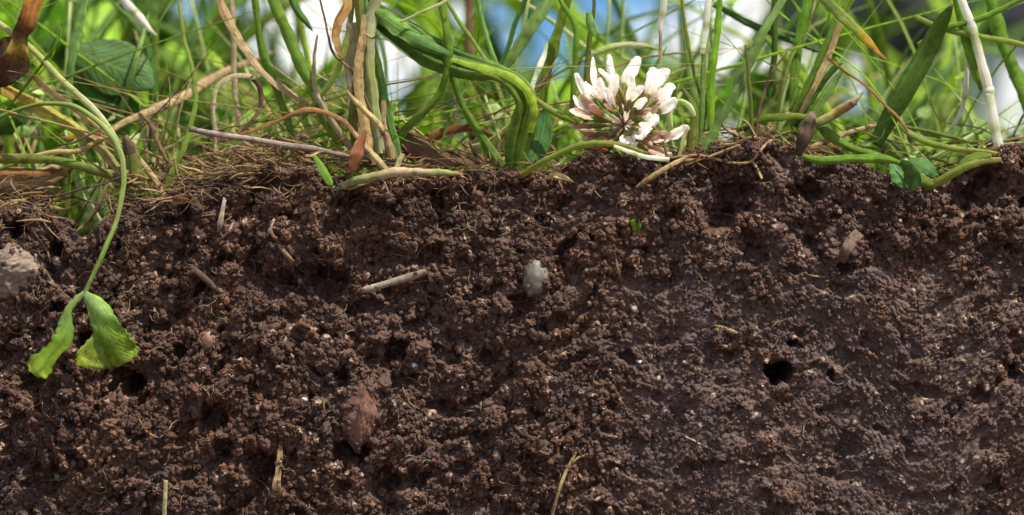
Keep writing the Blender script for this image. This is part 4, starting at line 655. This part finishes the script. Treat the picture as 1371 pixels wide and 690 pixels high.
for px, py, w_, h_, m_, lab in [(783, 292, 11, 15, 'tan', 'tan oval pebble left of the small green shoot'), (851, 338, 15, 14, 'white', 'whitish pebble just below the small green shoot'), (877, 326, 10, 10, 'white', 'tiny pale pebble right of the whitish one below the shoot'),
    (949, 355, 15, 17, 'tan', 'orange tan pebble right of the grey oval stone'), (848, 414, 15, 15, 'grey', 'round grey pebble below right of the grey oval stone'), (555, 490, 11, 11, 'white', 'angular white stone chip left of centre in the lower soil'),
    (617, 466, 16, 18, 'tan', 'brown pebble between the white chip and the grey stone'), (665, 610, 11, 20, 'tan', 'upright tan pebble low in the middle'), (1162, 269, 10, 9, 'tan', 'light tan pebble below the green runner at the right'),
    (98, 624, 18, 20, 'tan', 'pinkish tan pebble low at the left'), (77, 638, 12, 12, 'grey', 'grey pebble beside the pinkish tan one low at the left'), (407, 535, 12, 11, 'white', 'pale pebble left of the long rusty clod'), (857, 485, 9, 8, 'white', 'tiny white chip by the dark pit below the round grey pebble'),
    (1297, 514, 10, 11, 'tan', 'yellowish pebble at the far right'), (1144, 566, 9, 9, 'tan', 'small tan pebble in the smooth lower right soil'), (786, 362, 8, 10, 'grey', 'small grey pebble right of the grey oval stone'), (100, 452, 10, 10, 'tan', 'small tan pebble between the wilted leaflets'),
    (438, 286, 8, 10, 'white', 'tiny pale pebble below the short bright blade'), (1112, 312, 12, 11, 'tan', 'tan grain left above the wood chip'), (705, 294, 14, 9, 'tan', 'flat pinkish tan pebble above the grey oval stone'), (8, 655, 14, 14, 'grey', 'pale grey pebble at the lower left corner'),
    (722, 583, 8, 8, 'white', 'tiny whitish grain above the forked root'), (290, 640, 12, 12, 'tan', 'orange pebble low at the left beside the pale stick'), (795, 555, 7, 7, 'white', 'tiny bright grain above the short curved straw'), (1020, 516, 6, 8, 'white', 'tiny white grain under the round dark hole')]:
    pebble('pebble', lab, 'pebble', px, py, w_, h_, m_, random.uniform(-.6, .6), .5, .12, .3)
lay('straw_piece', 'pale cut piece of straw lying on the soil left of centre', 'straw', St, 'twig', [(484, 389, 4), (490, 388, 10), (515, 381, 11), (545, 372, 11), (567, 365, 10), (573, 363, 7)], straight=True, lift=1.2, wob=.00005)
lay('wood_chip', 'short ribbed wood chip leaning in the right soil', 'wood chip', Bl, 'chip', [(1126, 350, 13), (1132, 337, 16), (1140, 324, 16), (1150, 310, 14)], straight=True, lift=5.0, fold=.1)
many('seedling', 'tiny bright green shoot poking out of the soil', 'shoot', (850, 318, 0), [('blade', Bl, 'bright', [(853, 320, face_y(852, 315) * 1e3, 3), (851, 308, face_y(852, 310) * 1e3 - 1, 9), (847, 295, face_y(850, 300) * 1e3 - 1.5, 6)], {}), ('blade', Bl, 'green', [(852, 316, face_y(852, 315) * 1e3 - .5, 3), (856, 305, face_y(852, 310) * 1e3 - 1.4, 6), (856, 295, face_y(850, 300) * 1e3 - 1.5, 3)], {})])
lay('bark_sliver', 'long tan split bark sliver in the lower left soil', 'bark', Bl, 'tan', [(376, 592, 3), (375, 610, 9), (373, 635, 11), (370, 655, 13), (374, 666, 5)], straight=True, lift=1.4, fold=.3)
lay('stick', 'pale straight stick rising from the bottom edge', 'stick', St, 'paper', [(222, 644, 7), (221, 668, 8), (219, 700, 8)], straight=True, lift=1.5)
lay('root', 'tan forked root reaching the bottom edge near the middle', 'root', St, 'tan', [(772, 598, 3), (768, 612, 6), (758, 632, 6), (748, 658, 6), (738, 695, 6)], lift=1.2)
lay('root', 'short side fork of the tan root near the bottom', 'root', St, 'tan', [(790, 610, 3), (776, 612, 4), (766, 620, 4)], lift=1.0)
lay('root', 'whitish torn root hanging just under the grass at the left', 'root', St, 'rootpale', [(299, 248, 7), (300, 268, 6), (297, 285, 7), (294, 300, 9), (294, 308, 5)], lift=1.5)
lay('root', 'thin white root tip beside the torn whitish root', 'root', St, 'rootpale', [(312, 295, 3), (308, 308, 4), (298, 318, 3), (290, 326, 3)], lift=1.2)
lay('root', 'pinkish tan root branching upright in the left soil', 'root', St, 'root', [(368, 292, 4), (362, 310, 5), (372, 325, 6), (380, 338, 7), (390, 350, 7), (392, 366, 4)], lift=1.2)
lay('root', 'thin pale root slanting down left of the branching root', 'root', St, 'rootpale', [(367, 294, 4), (360, 312, 4), (352, 328, 3), (346, 336, 3)], lift=1.2)
lay('rootlet', 'thin orange brown rootlet standing right of the grey oval stone', 'rootlet', St, 'root', [(822, 336, 3), (825, 350, 4), (828, 364, 5), (831, 378, 3)], lift=1.4)
lay('rootlet', 'fine curved rootlet right below the cut straw piece', 'rootlet', St, 'root', [(545, 392, 2), (570, 396, 2.5), (588, 406, 2.5), (598, 424, 2)], lift=1.4)
lay('straw_piece', 'short curved pale straw in the lower middle soil', 'straw', St, 'straw', [(806, 584, 2), (818, 584, 4), (832, 587, 3)], lift=1.5)
lay('straw_piece', 'short tan straw lying left above the round dark hole', 'straw', Bl, 'straw', [(956, 438, 4), (972, 442, 6), (992, 448, 4)], lift=1.2)
lay('straw_piece', 'small tan splinter just under the short tan straw', 'straw', Bl, 'straw', [(958, 467, 3), (968, 464, 6), (980, 466, 4)], lift=1.2)
lay('straw_piece', 'orange splinter above right of the round dark hole', 'straw', Bl, 'orange', [(1150, 466, 3), (1162, 472, 7), (1176, 480, 3)], lift=1.4)
lay('straw_piece', 'thin pale fibre lying left of the wood chip foot', 'straw', St, 'straw', [(1076, 366, 2), (1090, 370, 3), (1106, 372, 2)], lift=1.2)
lay('root', 'faint pale root streak on the smooth soil low right of centre', 'root', St, 'rootpale', [(905, 580, 2), (925, 588, 3), (940, 596, 3), (956, 603, 2)], lift=.5)
lay('root', 'brown half buried root slanting in the left soil', 'root', St, 'dark', [(246, 350, 8), (265, 366, 10), (282, 380, 9), (298, 392, 6)], lift=.6)
lay('root', 'reddish root tip low left under the hanging leaf', 'root', St, 'orange', [(186, 560, 3), (194, 574, 4), (206, 584, 4), (212, 586, 2)], lift=1.3)
lay('rootlet', 'curved pale rootlet in the left soil under the sunlit twig', 'rootlet', St, 'rootpale', [(264, 412, 2), (270, 400, 3), (272, 392, 2)], lift=1.3)
lay('rootlet', 'pale curved rootlet right of the long rusty clod', 'rootlet', St, 'root', [(614, 540, 2), (622, 548, 3), (636, 551, 3)], lift=1.3)
lay('rootlet', 'straight reddish hair root left of the long rusty clod', 'rootlet', St, 'redbrown', [(405, 574, 2), (406, 588, 2.5), (406, 602, 2)], lift=1.3)
lay('rootlet', 'pale root curling on the big earthy stone', 'rootlet', St, 'root', [(38, 300, 2), (50, 318, 3), (62, 335, 3), (68, 352, 2)], lift=1.6)
for (a, lab) in [([(905, 217), (935, 212), (968, 200), (1000, 186), (1012, 184)], 'thin straw root lying along the crest right of the flower'), ([(898, 212), (930, 208), (955, 212), (980, 218), (1004, 217), (1020, 200), (1040, 182)], 'looping pale root crossing the crest below the slanting blade'),
                 ([(1006, 214), (1014, 226), (1020, 240)], 'short root hanging down from the looping pale root'), ([(900, 226), (930, 216), (960, 206), (990, 194)], 'second straw root just below the one along the crest')]:
    one('root', lab, 'root', St, 'straw', [(x, y, min(face_y(x, y + 6) * 1e3 - 1.2, 2), 4.5) for x, y in a])
# soil stuck to the stones, straws and chips, and crumbs lying in the litter on the lip
r_ = np.random.default_rng(77); cp = []
for o in list(bpy.data.objects):
    kd = o.name.split('.')[0]; share = dict(stone=.10, clod=.16, wood_chip=.012, bark_sliver=.015, straw_piece=.025, root=.02, stick=.01, pebble=.10).get(kd)
    if share is None or o.type != 'MESH': continue
    v = np.array([q.co[:] for q in o.data.vertices]); cc = v.mean(0); nrm = v - cc; rr = np.abs(nrm[:, [0, 2]] / (np.abs(nrm[:, [0, 2]]).max(0) + 1e-9)); rim = np.clip(np.hypot(rr[:, 0], rr[:, 1]), 0, 1)
    if kd in ('stone', 'clod', 'pebble'):
        front = nrm[:, 1] < 0.0003; lim = (.028 if len(v) > 5000 else .06); pick = front & (r_.random(len(v)) < lim * (.12 + 2.2 * sstep(.55, .95, rim)))
    else: pick = r_.random(len(v)) < share
    cp.append(v[pick] + np.array(o.location)[None])
lx = r_.uniform(-.097, .097, 3800); ld = np.abs(r_.normal(0, .005, 3800)); lz = edge_z(lx) - r_.uniform(-.0006, .0012, 3800) - ld * .03
cp.append(np.stack([lx, ld, lz], 1))
crumbs('soil_crumbs', 0, 0.00010, 0.0005, 1.8, 9, 'soil crumbs stuck to the stones and straws and lying along the lip', at=np.vstack(cp))
# fine hair roots and fibres everywhere: nobody could count them
hb = MB(); r_ = np.random.default_rng(11)
for q in range(430):
    px = r_.uniform(-40, 1410) if q % 4 == 0 else r_.uniform(-20, 760); top = np.interp(px, ex, ey); py = top + 4 + (700 - top) * r_.random() ** 1.5
    a = r_.uniform(0, 2 * math.pi); n = r_.integers(4, 7); st = r_.uniform(3.5, 9); pts = []; w_ = r_.uniform(.9, 2.2)
    for i in range(n):
        y = face_y(px, py) * 1e3
        pts.append((px, py, y - r_.uniform(.1, .9), w_ * (1 - .5 * abs(i / (n - 1) - .5)))); a += r_.normal(0, .55); px += st * math.cos(a); py += st * math.sin(a)
    hb.add(strip(St, pts, ring=5, n=n * 3, wob=0))
tag(link('hair_roots', hb.mesh('hair_roots', G['root'])), 'fine pale hair roots threaded through the cut soil', 'roots', kind='stuff')
# dead grass litter matted along the edge
lb = {'tan': MB(), 'brown': MB(), 'rust': MB(), 'straw': MB()}
for q in range(1600):
    px = r_.choice([r_.choice([r_.uniform(-30, 70), r_.uniform(150, 420), r_.uniform(150, 420)]), r_.uniform(230, 700), r_.uniform(690, 1100), r_.uniform(900, 1400)], p=[.38, .36, .14, .12]); e = np.interp(px, ex, ey); d = r_.uniform(-3.5, 14) if px < 640 else r_.uniform(-1, 14)
    py = e - r_.uniform(-4, 6) - (d if d > 0 else d * 4) - (r_.random() ** 2) * (34 if px < 640 else 8); a = r_.normal(0, .5) + (math.pi if r_.random() < .5 else 0); n = 4; st = r_.uniform(6, 16); w_ = .6 + 4.6 * r_.random() ** 3.2; pts = []
    for i in range(n):
        pts.append((px, py, d + r_.uniform(-.6, .6), w_ * (1, 1.1, 1, .4)[i])); a += r_.normal(0, .32); px += st * math.cos(a); py += st * math.sin(a) * .8
    lb[('tan', 'brown', 'rust', 'straw')[r_.choice(4, p=[.34, .4, .1, .16])]].add(strip(Bl if w_ > 2.5 else St, pts, ring=6, n=10, wob=0, roll=r_.uniform(-1, 1)))
for m_, b in lb.items(): tag(link('dry_litter', b.mesh('dry_litter', G[m_])), 'matted ' + dict(tan='tan', brown='brown', rust='rusty', straw='straw coloured')[m_] + ' dead grass litter along the soil edge', 'litter', kind='stuff')
# ------------------------------------------------------------------ the meadow behind, out of focus
HOLES = [(425, 45, 42, 58), (545, 85, 40, 34), (700, 55, 32, 26), (600, 22, 14, 14), (812, 20, 36, 22), (735, 50, 26, 20), (870, 30, 24, 32), (925, 30, 20, 30), (975, 40, 28, 28), (1020, 30, 26, 34), (1055, 45, 26, 42), (1090, 45, 30, 40), (1190, 70, 18, 38), (345, 20, 12, 26), (265, 16, 14, 14), (990, 155, 14, 18), (700, 200, 1, 1),
         (370, 55, 14, 40), (1348, 105, 52, 62), (1230, 60, 26, 34), (1360, 30, 30, 34), (585, 150, 10, 16), (1165, 150, 18, 8), (610, 125, 8, 14)]
def in_hole(px, py, m=0):
    for cx, cyy, rx, ry in HOLES:
        if ((px - cx) / (rx + m)) ** 2 + ((py - cyy) / (ry + m)) ** 2 < 1: return True
    return False
ADJ = dict(rust='rusty', green='mid green', bright='bright green', deep='deep green', dusty='blue green', yelgr='yellow green', pale='pale green', straw='straw coloured', tan='tan', brown='brown', olive='olive', leafdark='darkest green')
def meadow(names, count, seed, dlo, dhi, wlo, whi, label, power=1.0, tall=(0, 0.045), lean=.35, xr=(-120, 1490), gaps=0.9):
    r = np.random.default_rng(seed); bs = {n: MB() for n in names}
    for q in range(count):
        d = dlo + (dhi - dlo) * r.random() ** power; px = r.uniform(*xr); k = S * (D + d / 1000) / D
        x0 = (px - 685.5) * k; z0 = max(0.001, (float(edge_z(np.array(x0))) - 0.002) * float(1 - sstep(8, 26, d))); h = r.uniform(*tall) + .018; ln = r.normal(0, lean) * h; w_ = r.uniform(wlo, whi) * S
        c = r.normal(0, .25) * h
        p = np.array([[x0 - ln * .35, d / 1e3, z0], [x0, d / 1e3, z0 + (h - z0) * .38], [x0 + ln * .5 + c * .3, d / 1e3 + r.normal(0, .1) * h, h * .72], [x0 + ln + c, d / 1e3 + r.normal(0, .2) * h, h * (1 - abs(c / h) * .35)]])
        if r.random() < gaps:
            qq = catmull(p, 9); kk = S * (D + qq[:, 1]) / D
            if any(in_hole(a / b + 685.5, 345 - c_ / b, -4) for a, c_, b in zip(qq[:, 0], qq[:, 2], kk)): continue
        bs[names[r.integers(len(names))]].add(loft(p, [w_ * .8, w_, w_ * .8, w_ * .15], w_ * .14, fold=-.3, roll=r.uniform(-1.2, 1.2), n=12, ring=6))
    for n, b in bs.items():
        if b.k: tag(link('meadow_grass', b.mesh('meadow_grass', G[n])), ADJ[n] + ' blades of the ' + label, 'grass', kind='stuff')
def leaves(names, count, seed, dlo, dhi, slo, shi, label, fn):
    r = np.random.default_rng(seed); bs = {n: MB() for n in names}
    c = 0; t = 0
    while c < count and t < count * 30:
        t += 1; px = r.uniform(-150, 1520); py = r.uniform(-90, 300); d = r.uniform(dlo, dhi)
        s = r.uniform(slo, shi)
        if r.random() > fn(px, py) or in_hole(px, py, s * .3): continue
        c += 1; b0 = P(px, py, d); a = r.uniform(0, 6.28); el = r.normal(0, .5); L_ = s * S
        dr = np.array([math.cos(a) * math.cos(el), math.sin(el), math.sin(a) * math.cos(el)]); up = r.normal(0, 1, 3); up /= np.linalg.norm(up)
        p = [b0 - dr * L_ * .5, b0 - dr * L_ * .2 + up * L_ * .06, b0 + dr * L_ * .2 + up * L_ * .06, b0 + dr * L_ * .5]
        bs[names[r.integers(len(names))]].add(loft(p, [L_ * .12, L_ * .62, L_ * .7, L_ * .15], L_ * .02, fold=-.3, roll=r.uniform(-1.5, 1.5), n=9, ring=10, ripple=.15, seed=c))
        if r.random() < .6:   # its stalk down into the ground
            e = np.array([b0[0] + r.normal(0, .006), b0[1] + r.uniform(0, .004), 0.001]); m = (p[0] + e) / 2 + np.array([r.normal(0, .003), 0, 0])
            bs[names[0]].add(loft([p[0], m, e], [.0006, .0008, .0009], .0007, n=8, ring=5))
    for n, b in bs.items():
        if b.k: tag(link('clover_foliage', b.mesh('clover_foliage', G[n])), ADJ[n] + ' leaves of the ' + label, 'foliage', kind='stuff')
low = lambda px, py: float(np.clip((py - 60) / 110, 0.03, 1))
leftw = lambda px, py: float(np.clip((520 - px) / 150, 0, 1)) * .9 + .1 * low(px, py)
meadow(['yelgr', 'green', 'pale', 'bright'], 100, 41, 5, 22, 2, 5.5, 'thin pale green grass strands just behind the lip', tall=(.008, .05), lean=.6, gaps=.4)
meadow(['straw', 'tan', 'brown', 'straw'], 95, 42, 4, 20, 1.2, 3.6, 'thin dead grass strands just behind the lip', tall=(.0, .03), lean=.9, gaps=.3, xr=(150, 620))
meadow(['straw', 'brown', 'olive'], 40, 43, 4, 20, 1.5, 4, 'thin dead grass strands behind the crest at the right', tall=(.0, .02), lean=.9, gaps=.3, xr=(900, 1371))
meadow(['green', 'bright', 'deep', 'dusty'], 150, 21, 20, 80, 8, 16, 'green meadow grass growing behind the cut edge', tall=(.02, .06), gaps=.6)
meadow(['yelgr', 'straw', 'pale'], 40, 22, 16, 80, 5, 10, 'yellowed grass among the green behind the cut edge', tall=(.01, .05), gaps=.5)
meadow(['deep', 'green', 'bright'], 330, 23, 100, 330, 18, 44, 'dense meadow grass farther back', tall=(.02, .08), lean=.5)
leaves(['pale', 'bright', 'green', 'dusty'], 260, 34, 10, 45, 10, 34, 'small leaf scraps between the stems just behind the lip', lambda x, y: float(np.clip((y - 60) / 120, 0.05, 1)))  # leaf bits; the pale ones have sun highlights painted in as their colour
leaves(['tan', 'straw', 'brown', 'rust'], 110, 35, 5, 35, 9, 30, 'small dead leaf scraps in the thatch', lambda x, y: float(np.clip((y - 120) / 60, 0.0, 1)) * (1 if 150 < x < 660 or 960 < x < 1120 else .25))
leaves(['deep', 'green', 'bright', 'yelgr'], 460, 31, 30, 110, 30, 75, 'clover leaves low behind the cut edge', lambda x, y: float(np.clip((y - 110) / 80, 0, 1)))
leaves(['deep', 'green', 'bright', 'yelgr', 'bright'], 520, 32, 70, 220, 50, 120, 'clover leaves filling the left background', leftw)
leaves(['green', 'bright', 'bright', 'deep'], 900, 33, 150, 600, 80, 220, 'blurred foliage in the far background', lambda x, y: 1.0 if x < 420 else (.9 if x < 960 else .3 + .7 * low(x, y)))
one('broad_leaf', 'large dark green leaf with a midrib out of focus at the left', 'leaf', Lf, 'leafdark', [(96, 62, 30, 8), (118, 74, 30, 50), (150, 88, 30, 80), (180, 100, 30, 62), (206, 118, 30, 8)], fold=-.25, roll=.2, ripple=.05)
one('broad_leaf', 'dark green leaf below the midribbed one at the left', 'leaf', Lf, 'deep', [(100, 92, 34, 10), (125, 118, 34, 60), (160, 138, 34, 60), (190, 148, 34, 10)], fold=.2, roll=-.3, ripple=.08)
one('grass_leaf', 'upright pale green blade out of focus near the upper left', 'grass blade', Bl, 'dusty', [(88, 175, 20, 8), (90, 120, 20, 12), (96, 70, 20, 14), (104, 30, 20, 14), (118, -25, 20, 10)], roll=.3)
one('grass_stalk', 'white lit blade slanting down from the top left of centre', 'grass blade', Bl, 'white', [(145, -30, 20, 8), (172, 8, 20, 11), (190, 28, 20, 11), (210, 48, 20, 4)])
one('dry_stalk', 'rusty upright stem out of focus behind the folded blade', 'stem', St, 'brown', [(632, 190, 66, 14), (630, 120, 66, 17), (628, 60, 66, 17), (628, -30, 66, 14)])
# a white box with a dark lid stands in the meadow, far out of focus
def boxpart(name, x0, x1, y0, y1, z0, z1, mat, parent, rot=0.0, bev=0.004):
    bm = bmesh.new(); bmesh.ops.create_cube(bm, size=1); bmesh.ops.scale(bm, vec=(x1 - x0, y1 - y0, z1 - z0), verts=bm.verts); bmesh.ops.translate(bm, vec=((x0 + x1) / 2, (y0 + y1) / 2, (z0 + z1) / 2), verts=bm.verts)
    bmesh.ops.bevel(bm, geom=list(bm.edges), offset=bev, segments=3, affect='EDGES'); me = bpy.data.meshes.new(name); bm.to_mesh(me); bm.free(); me.materials.append(ST[mat]); return link(name, me, parent)
bx = tag(empty('storage_box', (0.165, .34, 0)), 'blurred white box with a black top behind the grass at the right', 'box')
bx.rotation_euler = (0, math.radians(7), math.radians(12))
boxpart('box_body', -.022, .1, 0, .12, 0.001, .066, 'plasticw', bx); boxpart('box_lid', -.06, .11, -.005, .125, .0675, .13, 'plasticb', bx)
